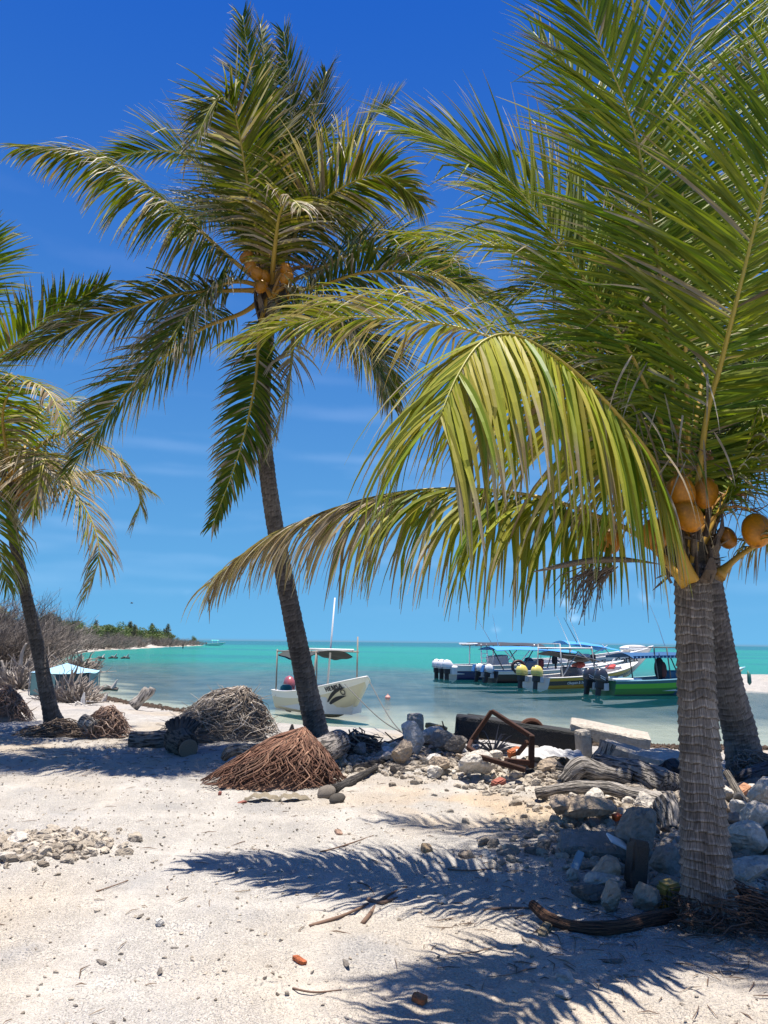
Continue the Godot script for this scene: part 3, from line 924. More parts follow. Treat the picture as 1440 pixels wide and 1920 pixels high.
func outer_palm() -> void:
	# stands just left of the frame; its fronds reach in and its crown shades the sand
	var foot := Vector3(-6.9, 0, -11.2)
	foot.y = gh(foot.x, foot.z) - 0.04
	var t := thing("coconut_palm", "palm beyond the left edge, only dark green frond tips reaching into the sky", "palm", foot)
	var c := Vector3(-6.45, 4.75, -10.6)
	trunk(t, [foot, Vector3(-6.9, 1.5, -11.1), Vector3(-6.75, 3.2, -10.9), Vector3(-6.45, 4.5, -10.6)], func(k): return 0.13 + 0.07 * pow(1.0 - k, 2.0), 0.09, 20, 4)
	sheath(t, c - Vector3.UP * 0.2, 0.17, 0.6, 14)
	var o := {"count": 100, "reach": 1.3, "width": 0.048, "seg": 5, "fold": false, "size": 1.7, "bare": 0.16, "dry": 0.15, "droop": 0.15}
	frond(t, [c, Vector3(-6.075, 5.041, -10.4), Vector3(-5.525, 5.284, -10.3), Vector3(-4.921, 5.704, -10.2), Vector3(-4.39, 6.058, -10.1), Vector3(-3.892, 6.307, -10)], mix(o, {"reach": 0.91, "droop": 0.05}))
	frond(t, [c, Vector3(-6.347, 5.668, -10.5), Vector3(-5.99, 6.436, -10.4), Vector3(-5.731, 7.042, -10.3), Vector3(-5.655, 7.624, -10.3)], o)
	for k in 10:
		var g := TAU * k / 10.0 + 0.3
		var d := Vector3(cos(g), 0, sin(g))
		if d.x > 0.35:
			continue
		frond(t, [c, c + d * 0.9 + Vector3.UP * 0.7, c + d * 2.0 + Vector3.UP * (0.7 - 0.25 * (k % 3)), c + d * 3.0 - Vector3.UP * (0.3 + 0.4 * (k % 3))], mix(o, {"droop": 0.4}))
	for p in 3:
		coconut(t, c + Vector3(0.2 * cos(p * 2.0), -0.25, 0.2 * sin(p * 2.0)), 0.09, 0.8)


func behind_palm() -> void:
	var foot := Vector3(4.233, 0.16, -9.286)
	foot.y = gh(foot.x, foot.z) - 0.06
	var t := thing("coconut_palm", "grey trunked palm standing at the waterside right behind the stout palm", "palm", foot)
	var c := Vector3(3.728, 5.137, -8.9)
	trunk(t, [foot, Vector3(4.209, 0.517, -9.4), Vector3(4.065, 1.012, -9.3), Vector3(3.955, 1.629, -9.25), Vector3(3.868, 2.318, -9.2), Vector3(3.72, 3.701, -9), Vector3(3.713, 4.866, -8.9)], func(k): return 0.14 + 0.07 * pow(1.0 - k, 3.0) + 0.04 * pow(maxf(0.0, 1.0 - k * 10.0), 2.0), 0.075, 34, 4, 0.75)
	sheath(t, c - Vector3.UP * 0.2, 0.17, 0.6, 16)
	var o := {"count": 100, "reach": 1.3, "width": 0.048, "seg": 5, "fold": false, "size": 1.7, "bare": 0.16, "dry": 0.45, "yellow": 0.3, "droop": 0.4}
	frond(t, [c, Vector3(3.93, 5.596, -8.7), Vector3(4.212, 5.721, -8.6), Vector3(4.459, 5.443, -8.5), Vector3(4.599, 4.689, -8.4)], mix(o, {"dry": 0.7}))
	frond(t, [c, Vector3(4.206, 5.547, -9.2), Vector3(4.829, 5.684, -9.5), Vector3(5.37, 5.036, -9.7)], mix(o, {"dry": 0.7}))
	frond(t, [c, Vector3(3.339, 5.729, -9), Vector3(2.841, 5.77, -9.1), Vector3(2.383, 5.243, -9.2)], o)
	frond(t, [c, Vector3(3.234, 5.142, -8.6), Vector3(2.742, 4.631, -8.3), Vector3(2.417, 3.886, -8.1)], o)
	frond(t, [c, Vector3(3.891, 6.16, -9), Vector3(4.19, 7.092, -9.1), Vector3(4.675, 7.537, -9.2)], mix(o, {"droop": 0.15}))
	frond(t, [c, Vector3(3.842, 6.262, -9.2), Vector3(3.875, 7.332, -9.5), Vector3(3.57, 7.833, -9.8)], mix(o, {"droop": 0.15}))
	frond(t, [c, Vector3(4.143, 5.344, -9.4), Vector3(4.632, 5.249, -9.9), Vector3(4.937, 4.525, -10.2)], o)
	frond(t, [c, Vector3(3.733, 5.339, -9.4), Vector3(3.629, 5.238, -9.9), Vector3(3.553, 4.51, -10.2)], o)
	frond(t, [c, Vector3(3.899, 4.756, -8.6), Vector3(4.098, 4.271, -8.3), Vector3(4.29, 3.515, -8.2)], mix(o, {"dry": 0.8}))


# ---------------------------------------------------------------- the far headland

func twigs(b: B, p: Vector3, d: Vector3, length: float, r: float, depth: int, col: Color) -> void:
	var q := p + d * length * 0.5 + Vector3(rng.randf_range(-1, 1), rng.randf_range(-0.4, 1), rng.randf_range(-1, 1)) * length * 0.1
	var e := q + (d + Vector3(rng.randf_range(-0.4, 0.4), rng.randf_range(-0.25, 0.35), rng.randf_range(-0.4, 0.4))).normalized() * length * 0.5
	b.tube([p, q, e], [r, r * 0.75, r * 0.45], 3, col, col * 1.15)
	if depth > 0:
		for k in 3:
			var s := p.lerp(q, 0.7) if k == 0 else q.lerp(e, rng.randf())
			var nd := (d + Vector3(rng.randf_range(-1, 1), rng.randf_range(-0.5, 0.8), rng.randf_range(-1, 1)) * 0.8).normalized()
			twigs(b, s, nd, length * rng.randf_range(0.5, 0.75), r * 0.5, depth - 1, col)


func headland() -> void:
	var dead := []
	for k in 5:
		var b := B.new()
		for s in 30:
			var g := rng.randf() * TAU
			var col := Color(0.085, 0.07, 0.062).lerp(Color(0.18, 0.158, 0.14), rng.randf())
			twigs(b, Vector3(cos(g), 0, sin(g)) * rng.randf() * 0.25, Vector3(cos(g) * 0.8, rng.randf_range(0.35, 1.3), sin(g) * 0.8).normalized(), rng.randf_range(0.4, 0.62), 0.014, 3, col)
		dead.append(mesh_of(b, false))
	var crowns := []
	var stems := []
	for k in 5:
		var b := B.new()
		var w := B.new()
		var tone: Color = [Color(0.09, 0.14, 0.035), Color(0.055, 0.095, 0.028), Color(0.14, 0.18, 0.05), Color(0.12, 0.16, 0.045), Color(0.07, 0.115, 0.03)][k]
		w.tube([Vector3(0, -0.1, 0), Vector3(0.02, 0.25, 0), Vector3(0.0, 0.6, 0.02)], [0.05, 0.035, 0.015], 6, Color(0.16, 0.13, 0.1), Color(0.2, 0.17, 0.14))
		for l in 9:
			var g := rng.randf() * TAU
			var lobe := Vector3(cos(g) * rng.randf() * 0.34, rng.randf_range(0.3, 0.82), sin(g) * rng.randf() * 0.34)
			w.tube([Vector3(0, 0.2, 0), lobe * Vector3(0.6, 0.8, 0.6), lobe], [0.025, 0.016, 0.006], 4, Color(0.16, 0.13, 0.1), Color(0.2, 0.17, 0.14))
			for q in 120:
				var d := Vector3(rng.randfn(), rng.randfn(), rng.randfn()).normalized() * rng.randf_range(0.5, 1.0) * Vector3(0.2, 0.16, 0.2)
				var p := lobe + d
				var u := Vector3(rng.randfn(), rng.randfn(), rng.randfn()).normalized() * rng.randf_range(0.018, 0.04)
				var v := u.cross(Vector3(rng.randfn(), rng.randfn(), rng.randfn()).normalized()).normalized() * u.length() * 0.6
				var c := tone * rng.randf_range(0.6, 1.5)
				c.a = 1.0
				b.quad(p - u, p + v, p + u, p - v, c)
		crowns.append(mesh_of(b, false))
		stems.append(mesh_of(w, false))
	var feather := B.new()
	var pole := B.new()
	pole.tube([Vector3(0, -0.1, 0), Vector3(0.02, 0.5, 0), Vector3(0.0, 0.95, 0)], [0.02, 0.014, 0.004], 5, Color(0.16, 0.13, 0.1), Color(0.2, 0.17, 0.14))
	for k in 260:
		var y := rng.randf_range(0.25, 0.97)
		var g := rng.randf() * TAU
		var d := Vector3(cos(g), rng.randf_range(0.2, 1.0), sin(g)).normalized() * (0.05 + 0.22 * (1.0 - y)) * rng.randf_range(0.6, 1.2)
		var c := Color(0.11, 0.13, 0.06) * rng.randf_range(0.7, 1.4)
		c.a = 1.0
		feather.tube([Vector3(0, y, 0), Vector3(0, y, 0) + d, Vector3(0, y - 0.02, 0) + d * 1.4], [0.004, 0.007, 0.002], 3, c, c)
	var f_mesh := mesh_of(feather, false)
	var p_mesh := mesh_of(pole, false)
	# leafless grey thicket along the water, taller towards the left
	var spots := []
	for k in 210:
		spots.append([rng.randf(), rng.randf(), k])
	var a := shore.slice(13, 21)
	for s in spots:
		var u: float = pow(s[0], 1.0) * (a.size() - 1.01)
		var p: Vector2 = a[int(u)].lerp(a[int(u) + 1], u - int(u))
		var across := (a[int(u) + 1] - a[int(u)]).orthogonal().normalized()
		if not Geometry2D.is_point_in_polygon(p + across * 0.5, land):
			across = -across
		var back: float = 0.9 + s[1] * (10.0 if u < 3.0 else 14.0)
		p += across * back
		if not Geometry2D.is_point_in_polygon(p, land) or inland(p.x, p.y) < 0.7:
			continue
		var far := -p.y
		var h: float = lerpf(2.6, 3.9, s[1]) * rng.randf_range(0.8, 1.15) * (0.8 if u > 6.0 else 1.0)
		var green: bool = (back > 5.0 and u > 1.6 and rng.randf() < 0.85) or (u > 5.2 and back > 4.0)
		var at := Vector3(p.x, gh(p.x, p.y) - 0.05, p.y)
		var spot: String = "nearest the tent" if far < 70.0 else ("along the middle of the far shore" if far < 150.0 else "towards the headland's tip")
		if green:
			if rng.randf() < 0.16:
				var o := thing("feathery_tree", "thin feathery tree rising above the green scrub " + spot, "tree", at, rng.randf() * TAU, "feathery trees " + spot)
				part_mesh(o, "trunk", p_mesh, mats.twig)
				part_mesh(o, "crown", f_mesh, mats.shrub_leaf)
				o.scale = Vector3.ONE * rng.randf_range(4.5, 6.2)
				continue
			var k := rng.randi() % 5
			var o := thing("green_shrub", "leafy green shrub in the headland scrub " + spot, "shrub", at, rng.randf() * TAU, "green shrubs " + spot)
			part_mesh(o, "trunk", stems[k], mats.twig)
			part_mesh(o, "crown", crowns[k], mats.shrub_leaf)
			var hh := h * rng.randf_range(1.0, 1.45) * (1.0 if u < 5.5 else 1.05)
			o.scale = Vector3(hh * 1.25, hh, hh * 1.25)
		else:
			var o := thing("leafless_bush", "grey leafless bush in the shore thicket " + spot, "bush", at, rng.randf() * TAU, "leafless grey bushes " + spot)
			part_mesh(o, "branches", dead[rng.randi() % 5], mats.twig)
			o.scale = Vector3(h * 1.3, h, h * 1.3)
	# the near end of the thicket, at the left edge
	for q in [[-21.0, -46.0, 4.3], [-24.0, -49.0, 4.8], [-19.5, -42.0, 3.6], [-23.0, -43.0, 4.4], [-27.0, -56.0, 4.6], [-26.0, -44.0, 5.0], [-22.5, -39.5, 3.8], [-29.0, -60.0, 4.6], [-20.5, -38.0, 3.0], [-18.3, -40.5, 2.4], [-31.0, -66.0, 4.4], [-25.5, -52.0, 4.6], [-20.0, -44.5, 3.4], [-22.0, -47.5, 4.0], [-28.0, -52.0, 4.8], [-24.5, -41.0, 4.2], [-21.5, -41.5, 3.3]]:
		var o := thing("leafless_bush", "tall grey leafless bush at the near end of the thicket, left edge", "bush", Vector3(q[0], gh(q[0], q[1]) - 0.05, q[1]), rng.randf() * TAU, "tall leafless bushes at the left edge")
		part_mesh(o, "branches", dead[rng.randi() % 5], mats.twig)
		o.scale = Vector3(q[2] * 1.15, q[2], q[2] * 1.15)


# ---------------------------------------------------------------- rubble

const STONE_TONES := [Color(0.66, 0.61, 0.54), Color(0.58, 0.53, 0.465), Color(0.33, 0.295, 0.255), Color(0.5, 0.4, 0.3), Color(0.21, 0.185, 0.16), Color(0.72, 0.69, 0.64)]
var stone_mesh := []


func make_stones() -> void:
	var ico := SphereMesh.new()
	ico.radius = 1.0
	ico.height = 2.0
	ico.radial_segments = 26
	ico.rings = 15
	var src := ico.get_mesh_arrays()
	for k in 12:
		var b := B.new()
		var cuts := []
		for q in rng.randi_range(7, 11):
			cuts.append([Vector3(rng.randfn(), rng.randfn(), rng.randfn()).normalized(), rng.randf_range(0.45, 0.8)])
		var tone: Color = STONE_TONES[k % 6]
		for p in src[Mesh.ARRAY_VERTEX]:
			var q: Vector3 = p
			for c in cuts:
				var over: float = q.dot(c[0]) - c[1]
				if over > 0.0:
					q -= c[0] * over * 0.92
			var wob := n_c.get_noise_3d(p.x * 12.0 + k * 50.0, p.y * 12.0, p.z * 12.0)
			q *= 1.0 + 0.14 * wob + 0.07 * n_c.get_noise_3d(p.x * 42.0, p.y * 42.0 + k * 9.0, p.z * 42.0)
			var col := tone * (1.0 + 0.3 * n_c.get_noise_3d(p.x * 25.0, p.y * 25.0 + k * 30.0, p.z * 25.0))
			col.a = 1.0
			b.add(q, col)
		b.i = src[Mesh.ARRAY_INDEX]
		stone_mesh.append(mesh_of(b, false))


func stone(called: String, label: String, at: Vector3, size: Vector3, kind: int, turn := Vector3.ZERO, group := "", category := "stone") -> MeshInstance3D:
	var o := MeshInstance3D.new()
	o.name = numbered(called)
	o.mesh = stone_mesh[kind % 12]
	o.material_override = mats.stone
	add_child(o)
	o.position = Vector3(at.x, gh(at.x, at.z) + size.y * 0.45 + maxf(0.0, at.y), at.z)
	o.basis = Basis.from_euler(turn) * Basis.from_scale(size * (0.92 if size.x > 0.12 else 1.1))
	tag(o, label, category, group)
	return o


func slab(called: String, label: String, category: String, at: Vector3, size: Vector3, turn: Vector3, col: Color, m := "concrete", bevel := 0.02) -> MeshInstance3D:
	# a broken block: a bevelled box whose corners are knocked off unevenly
	var b := B.new()
	var cells := 7
	var h := size / 2
	for ax in 3:
		for s in [-1.0, 1.0]:
			var k := b.v.size()
			for u in cells + 1:
				for w in cells + 1:
					var p := Vector3.ZERO
					p[ax] = s
					p[(ax + 1) % 3] = 2.0 * u / cells - 1.0
					p[(ax + 2) % 3] = (2.0 * w / cells - 1.0) * s
					var e := p * h
					var edge := 0
					for q in 3:
						if absf(p[q]) > 0.99:
							edge += 1
					var chip := n_c.get_noise_3d(e.x * 40.0 + at.x * 90.0, e.y * 40.0, e.z * 40.0)
					if edge > 1:
						for q in 3:
							if absf(p[q]) > 0.99:
								e[q] -= p[q] * bevel * (0.5 + maxf(0.0, chip) * 2.2)
					e += p.normalized() * 0.004 * n_c.get_noise_3d(e.x * 90.0, e.y * 90.0, e.z * 90.0)
					var c := col * (1.0 + 0.22 * n_b.get_noise_3d(e.x * 40.0, e.y * 40.0 + at.z * 30.0, e.z * 40.0))
					c.a = 1.0
					b.add(e, c)
			for u in cells:
				for w in cells:
					var p := k + u * (cells + 1) + w
					b.i.append_array(PackedInt32Array([p, p + 1, p + cells + 1, p + 1, p + cells + 2, p + cells + 1]))
	var o := solo(called, label, category, b, mats[m], at, false)
	o.basis = Basis.from_euler(turn)
	return o


func on_ground(p: Vector3, up := 0.0) -> Vector3:
	return Vector3(p.x, gh(p.x, p.z) + up, p.z)


func bar(b: B, p: Vector3, q: Vector3, w: float, h: float, col: Color) -> void:
	var d := (q - p).normalized()
	var s := d.cross(Vector3.UP).normalized()
	b.box((p + q) / 2, Vector3(p.distance_to(q), h, w), Basis(d, s.cross(d), s), col, w * 0.12)


func rubble() -> void:
	make_stones()
	# concrete
	slab("concrete_slab", "pale broken concrete slab propped up at an angle by the water", "slab", Vector3(3.016, 0.319, -10.6), Vector3(1.02, 0.2, 0.5), Vector3(0.1, -0.25, -0.17), Color(0.56, 0.51, 0.44))
	slab("concrete_post", "short square concrete post holding up the left end of the pale slab", "post", Vector3(2.547, 0.254, -10.1), Vector3(0.17, 0.36, 0.16), Vector3(0.05, 0.3, 0.08), Color(0.52, 0.47, 0.4))
	slab("concrete_beam", "long black painted concrete beam lying behind the rusty frame", "beam", Vector3(1.941, 0.321, -10.6), Vector3(1.65, 0.27, 0.24), Vector3(0.1, -0.12, -0.13), Color(0.035, 0.036, 0.038))
	slab("concrete_block", "black painted concrete block at the left end of the long beam", "block", Vector3(1.135, 0.381, -10.6), Vector3(0.32, 0.33, 0.3), Vector3(0.05, -0.1, -0.1), Color(0.045, 0.046, 0.05))
	slab("concrete_pillar", "two toned concrete stub standing upright near the boat's mooring lines", "pillar", Vector3(0.466, 0.331, -11), Vector3(0.2, 0.4, 0.17), Vector3(0.05, 0.4, 0.05), Color(0.5, 0.47, 0.42))
	slab("yellow_board", "short tan wooden board sloping beside the upright concrete stub", "board", Vector3(0.752, 0.349, -11), Vector3(0.3, 0.08, 0.14), Vector3(0, -0.2, -0.2), Color(0.45, 0.33, 0.16), "husk")
	slab("concrete_plate", "white concrete plate lying flat right of the propped slab", "plate", Vector3(3.348, 0.19, -9.6), Vector3(0.6, 0.08, 0.5), Vector3(0.06, 0.5, 0.05), Color(0.62, 0.58, 0.5))
	slab("concrete_wedge", "speckled concrete wedge under the propped slab", "wedge", Vector3(3.026, 0.182, -9.9), Vector3(0.55, 0.16, 0.26), Vector3(0.2, -0.35, -0.25), Color(0.55, 0.5, 0.43))
	slab("grey_board", "long flat grey stone slab at the shaded edge of the rubble", "slab", on_ground(Vector3(1.592, 0.08, -5.791), 0.08), Vector3(0.62, 0.09, 0.26), Vector3(0.35, -0.15, -0.04), Color(0.3, 0.29, 0.27))
	slab("dark_timber", "dark upright timber stub leaning against the rounded boulder", "timber", on_ground(Vector3(1.576, 0.08, -5.043), 0.16), Vector3(0.11, 0.28, 0.11), Vector3(-0.1, 0.2, -0.2), Color(0.11, 0.085, 0.065), "husk")
	slab("blue_bar", "pale blue metal bar stuck slantwise in the shaded stones", "bar", on_ground(Vector3(1.275, 0.05, -5.308), 0.08), Vector3(0.05, 0.14, 0.03), Vector3(-0.6, 0, -0.5), Color(0.2, 0.32, 0.4), "paint", 0.006)
	slab("white_sheet", "bent white plastic sheet among the shaded stones by the boulder", "sheet", on_ground(Vector3(1.622, 0.1, -5.573), 0.16), Vector3(0.18, 0.012, 0.09), Vector3(0.5, 0.2, -0.5), Color(0.7, 0.72, 0.74), "paint", 0.003)
	slab("yellow_container", "olive yellow plastic container half buried beside the stout palm", "container", on_ground(Vector3(1.662, 0.05, -4.748), 0.08), Vector3(0.11, 0.16, 0.1), Vector3(0.1, 0.4, 0.1), Color(0.3, 0.22, 0.05), "paint", 0.02)
	slab("orange_brick", "orange brick piece caught inside the rusty frame", "brick", on_ground(Vector3(1.539, 0.15, -9.244), 0.1), Vector3(0.16, 0.1, 0.1), Vector3(0.2, 0.4, 0.3), Color(0.55, 0.17, 0.06), "stone", 0.012)
	slab("plastic_scrap", "small bright orange plastic scrap beside the rounded boulder", "scrap", on_ground(Vector3(1.932, 0.15, -6.655), 0.05), Vector3(0.07, 0.05, 0.05), Vector3(0.3, 0.4, 0.2), Color(0.7, 0.14, 0.03), "paint", 0.006)
	slab("red_brick", "dull red brick fragment at the foot of the stone heap", "brick", on_ground(Vector3(1.187, 0.1, -8.156), 0.05), Vector3(0.15, 0.08, 0.09), Vector3(0.2, 0.7, 0.2), Color(0.42, 0.14, 0.1), "stone", 0.012)
	slab("salmon_tile", "salmon coloured tile shard right of the stout palm", "tile", on_ground(Vector3(3.259, 0.15, -7.3), 0.08), Vector3(0.16, 0.05, 0.1), Vector3(0.2, 0.3, 0.5), Color(0.6, 0.3, 0.17), "stone", 0.008)
	# stones that stand out; those in the shaded heap have shade put into darker tones
	stone("boulder", "large rounded grey boulder in the shade beside the stout palm", Vector3(1.813, 0.1, -5.691), Vector3(0.22, 0.19, 0.18), 8, Vector3(0.1, 0.6, 0), "", "boulder")
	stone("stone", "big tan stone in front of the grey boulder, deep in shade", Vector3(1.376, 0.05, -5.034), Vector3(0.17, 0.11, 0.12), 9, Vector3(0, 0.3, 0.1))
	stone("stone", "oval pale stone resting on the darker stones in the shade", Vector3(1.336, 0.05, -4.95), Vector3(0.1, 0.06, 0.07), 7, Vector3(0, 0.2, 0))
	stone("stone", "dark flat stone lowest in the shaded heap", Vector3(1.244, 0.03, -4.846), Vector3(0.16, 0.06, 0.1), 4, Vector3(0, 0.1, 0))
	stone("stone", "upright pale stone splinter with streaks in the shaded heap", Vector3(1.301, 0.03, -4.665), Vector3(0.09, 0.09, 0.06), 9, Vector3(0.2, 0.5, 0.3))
	stone("stone", "squarish pale stone in the shaded heap left of the palm trunk", Vector3(1.519, 0.03, -4.716), Vector3(0.08, 0.08, 0.07), 3, Vector3(0.2, 0.1, 0.1))
	stone("stone", "flat grey stone touching the palm trunk's left side", Vector3(1.776, 0.05, -4.996), Vector3(0.16, 0.06, 0.12), 2, Vector3(0, 0.3, 0))
	stone("stone", "round grey stone behind the palm trunk's left edge", Vector3(1.815, 0.08, -5.162), Vector3(0.15, 0.11, 0.12), 8, Vector3(0, 0.8, 0))
	stone("rock", "big white rock right of the palm trunk, sunlit on top", Vector3(2.509, 0.1, -5.609), Vector3(0.17, 0.13, 0.14), 0, Vector3(0.1, 0.2, 0), "", "rock")
	stone("rock", "ribbed grey rock right of the palm trunk, below the white one", Vector3(2.207, 0.08, -4.96), Vector3(0.2, 0.12, 0.14), 7, Vector3(0, 0.4, 0.2), "", "rock")
	stone("rock", "rounded cream rock at the right edge of the picture, upper", Vector3(2.975, 0.2, -6.311), Vector3(0.16, 0.13, 0.13), 0, Vector3(0.1, 0.9, 0), "", "rock")
	stone("rock", "cracked cream rock at the right edge beside the bent branch", Vector3(2.768, 0.15, -6.006), Vector3(0.16, 0.13, 0.13), 6, Vector3(0.3, 0.2, 0.1), "", "rock")
	stone("rock", "small brown faced rock low beside the palm's right foot", Vector3(2.088, 0.05, -4.762), Vector3(0.1, 0.06, 0.08), 3, Vector3(0, 0.2, 0.1), "", "rock")
	stone("coral_boulder", "knobbly white coral boulder on top of the stone heap", Vector3(0.388, 0.1, -9.754), Vector3(0.22, 0.24, 0.2), 5, Vector3(0, 0.3, 0), "", "boulder")
	stone("coral_boulder", "low wide coral boulder behind the knobbly one", Vector3(0.663, 0.1, -10.522), Vector3(0.3, 0.16, 0.2), 0, Vector3(0, 0.9, 0), "", "boulder")
	stone("stone", "broad grey stone in the middle of the heap", Vector3(0.819, 0.1, -9.873), Vector3(0.26, 0.16, 0.18), 2, Vector3(0, 0.2, 0.1))
	stone("stone", "pitted tan stone at the heap's near edge, half in shade", Vector3(0.226, 0.05, -9.158), Vector3(0.22, 0.17, 0.16), 9, Vector3(0, 0.6, 0))
	stone("stone", "blocky cream stone in front of the rusty frame", Vector3(1.02, 0.1, -8.552), Vector3(0.24, 0.15, 0.18), 0, Vector3(0.1, 0.5, 0.1))
	stone("stone", "mossy tan stone with dark hollows left of the cream block", Vector3(0.62, 0.06, -8.736), Vector3(0.14, 0.1, 0.12), 3, Vector3(0.2, 0.5, 0.3))
	stone("stone", "smooth dark grey stone leaning at the frame's left corner", Vector3(0.883, 0.1, -9.375), Vector3(0.17, 0.12, 0.12), 10, Vector3(0.3, 0.2, 0.2))
	stone("crust_block", "sandy yellow crust of cemented sand at the edge of the shade", Vector3(1.7, 0.1, -6.625), Vector3(0.26, 0.1, 0.2), 3, Vector3(0, 0.4, 0), "", "crust")
	stone("crust_block", "smaller sandy crust lump left of the yellow crust", Vector3(1.48, 0.1, -6.712), Vector3(0.2, 0.08, 0.15), 9, Vector3(0, 1.0, 0), "", "crust")
	# the rest of the heap
	var line := PackedVector2Array([Vector2(-0.35, -10.2), Vector2(0.3, -9.7), Vector2(1.8, -9.2), Vector2(2.8, -7.6), Vector2(2.0, -5.9), Vector2(2.9, -5.6), Vector2(3.6, -6.6), Vector2(4.4, -8.5)])
	var made := 0
	while made < 295:
		var k := rng.randi() % (line.size() - 1)
		var p := line[k].lerp(line[k + 1], rng.randf()) + Vector2(rng.randfn(), rng.randfn()) * 0.42
		if p.distance_to(Vector2(1.79, -4.48)) < 0.3 or p.y > -5.0 or p.y < -11.2 or p.distance_to(Vector2(4.3, -9.4)) < 0.35:
			continue
		var s := 0.03 + 0.085 * pow(rng.randf(), 1.7)
		var lift := rng.randf_range(-0.01, 0.08) * heap(p.x, p.y)
		var kind: int = [0, 1, 5, 2, 6, 7, 3, 11, 8, 4, 1, 0][rng.randi() % 12]
		if p.y > -7.0 and rng.randf() < 0.75:  # darker kinds for the shaded zone: shade painted into the stones' tone
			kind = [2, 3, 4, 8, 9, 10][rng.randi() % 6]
		var where := "right of the stout palm" if p.x > 2.6 and p.y > -7.0 else ("in the shade left of the stout palm" if p.y > -7.0 else ("among the driftwood logs" if p.x > 2.1 else ("round the rusty frame" if p.x > 0.9 else "at the left end of the rubble heap")))
		var tone: String = ["cream", "tan grey", "mid grey", "yellowish", "dark grey", "chalk white"][kind % 6]
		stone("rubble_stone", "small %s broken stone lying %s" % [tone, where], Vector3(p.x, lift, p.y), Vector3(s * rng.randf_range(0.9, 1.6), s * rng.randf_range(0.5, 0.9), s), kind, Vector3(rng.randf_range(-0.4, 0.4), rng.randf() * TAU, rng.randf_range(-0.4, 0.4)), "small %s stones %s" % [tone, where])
		made += 1
	# gravel too fine to count
	var mm := MultiMesh.new()
	mm.transform_format = MultiMesh.TRANSFORM_3D
	mm.use_colors = true
	mm.mesh = stone_mesh[0]
	var n := 17000
	mm.instance_count = n
	for k in n:
		var p := Vector2.ZERO
		if k % 3 != 0:
			var q := rng.randi() % (line.size() - 1)
			p = line[q].lerp(line[q + 1], rng.randf()) + Vector2(rng.randfn(), rng.randfn()) * 0.5
		elif k % 27 == 0:
			p = Vector2(-2.5, -5.9) + Vector2(rng.randfn() * 0.32, rng.randfn() * 0.22)
		else:
			p = Vector2(rng.randf_range(-6.0, 5.0), -rng.randf_range(2.9, 12.0))
		var s := rng.randf_range(0.004, 0.011) if k % 3 == 0 and k % 27 != 0 else 0.008 + 0.045 * pow(rng.randf(), 2.2)
		mm.set_instance_transform(k, Transform3D(Basis.from_euler(Vector3(rng.randf() * 6.0, rng.randf() * 6.0, 0)).scaled_local(Vector3(s * 1.4, s * 0.7, s)), Vector3(p.x, gh(p.x, p.y) + s * 0.3, p.y)))
		mm.set_instance_color(k, Color(0.9, 0.86, 0.8).lerp(Color(0.4, 0.36, 0.32), pow(rng.randf(), 1.6)))
	var gravel := MultiMeshInstance3D.new()
	gravel.name = "coral_gravel"
	gravel.multimesh = mm
	gravel.material_override = mats.stone
	add_child(gravel)
	tag(gravel, "pale coral gravel and shell bits strewn over the sand", "gravel")
	gravel.set_meta("kind", "stuff")
	# the rusty frame
	var c := Vector3(1.294, 0.12, -8.682)
	var t := thing("angle_iron_rack", "rusty angle iron frame standing bent on the stone heap", "frame", c)
	var iron := Color(0.075, 0.03, 0.017)
	for seg in [[Vector3(1.219, 0.76, -8.83), Vector3(0.992, 0.443, -8.83), 0.05], [Vector3(1.219, 0.76, -8.83), Vector3(1.622, 0.511, -8.55), 0.05], [Vector3(1.605, 0.538, -8.55), Vector3(1.593, 0.199, -8.55), 0.065], [Vector3(0.992, 0.443, -8.83), Vector3(0.935, 0.388, -8.64), 0.04], [Vector3(0.935, 0.388, -8.64), Vector3(1.067, 0.315, -8.46), 0.05], [Vector3(1.028, 0.325, -8.46), Vector3(1.466, 0.232, -8.19), 0.055], [Vector3(1.294, 0.298, -8.37), Vector3(1.571, 0.253, -8.55), 0.06], [Vector3(1.564, 0.472, -8.55), Vector3(1.48, 0.313, -8.74), 0.045]]:
		var b := B.new()
		bar(b, seg[0] - c, seg[1] - c, seg[2] * 1.05, seg[2] * 0.9, iron * rng.randf_range(0.75, 1.4))
		part(t, "bar", b, mats.rust)
	var rb := B.new()
	var ring := []
	for k in 15:
		var a := PI * (k / 14.0) * 1.25 - 0.35
		ring.append(Vector3(1.985, 0.404, -10.6) + Vector3(cos(a) * 0.15, sin(a) * 0.15 - 0.06, 0.02 * k / 14.0))
	var rr := []
	for k in 15:
		rr.append(0.04)
	rb.tube(ring, rr, 8, Color(0.16, 0.06, 0.03), Color(0.12, 0.05, 0.03), 1.0, 0.3, n_c)
	solo("rusty_ring", "rusty half ring sticking up behind the black beam", "ring", rb, mats.rust)
	for q in [[Vector3(0.817, 0.255, -10), Vector3(0.777, 0.467, -10), Vector3(0.757, 0.532, -10), "thin rusty rod standing upright in the stone heap"], [Vector3(0.231, 0.16, -10.6), Vector3(0.14, 0.229, -10.7), Vector3(0.047, 0.3, -10.8), "brown stick jutting out of the dark palm debris"], [Vector3(0.531, 0.252, -10), Vector3(0.888, 0.281, -9.9), Vector3(1.401, 0.292, -9.8), "long thin rebar lying level across the stones"], [Vector3(0.811, 0.242, -10.1), Vector3(0.872, 0.34, -10.1), Vector3(0.97, 0.383, -10.2), "thin bent wire beside the upright rod"]]:
		var b := B.new()
		b.tube([q[0], q[1], q[2]], [0.012, 0.01, 0.008], 6, Color(0.14, 0.08, 0.05), Color(0.12, 0.07, 0.05))
		solo("iron_rod", q[3], "rod", b, mats.rust)
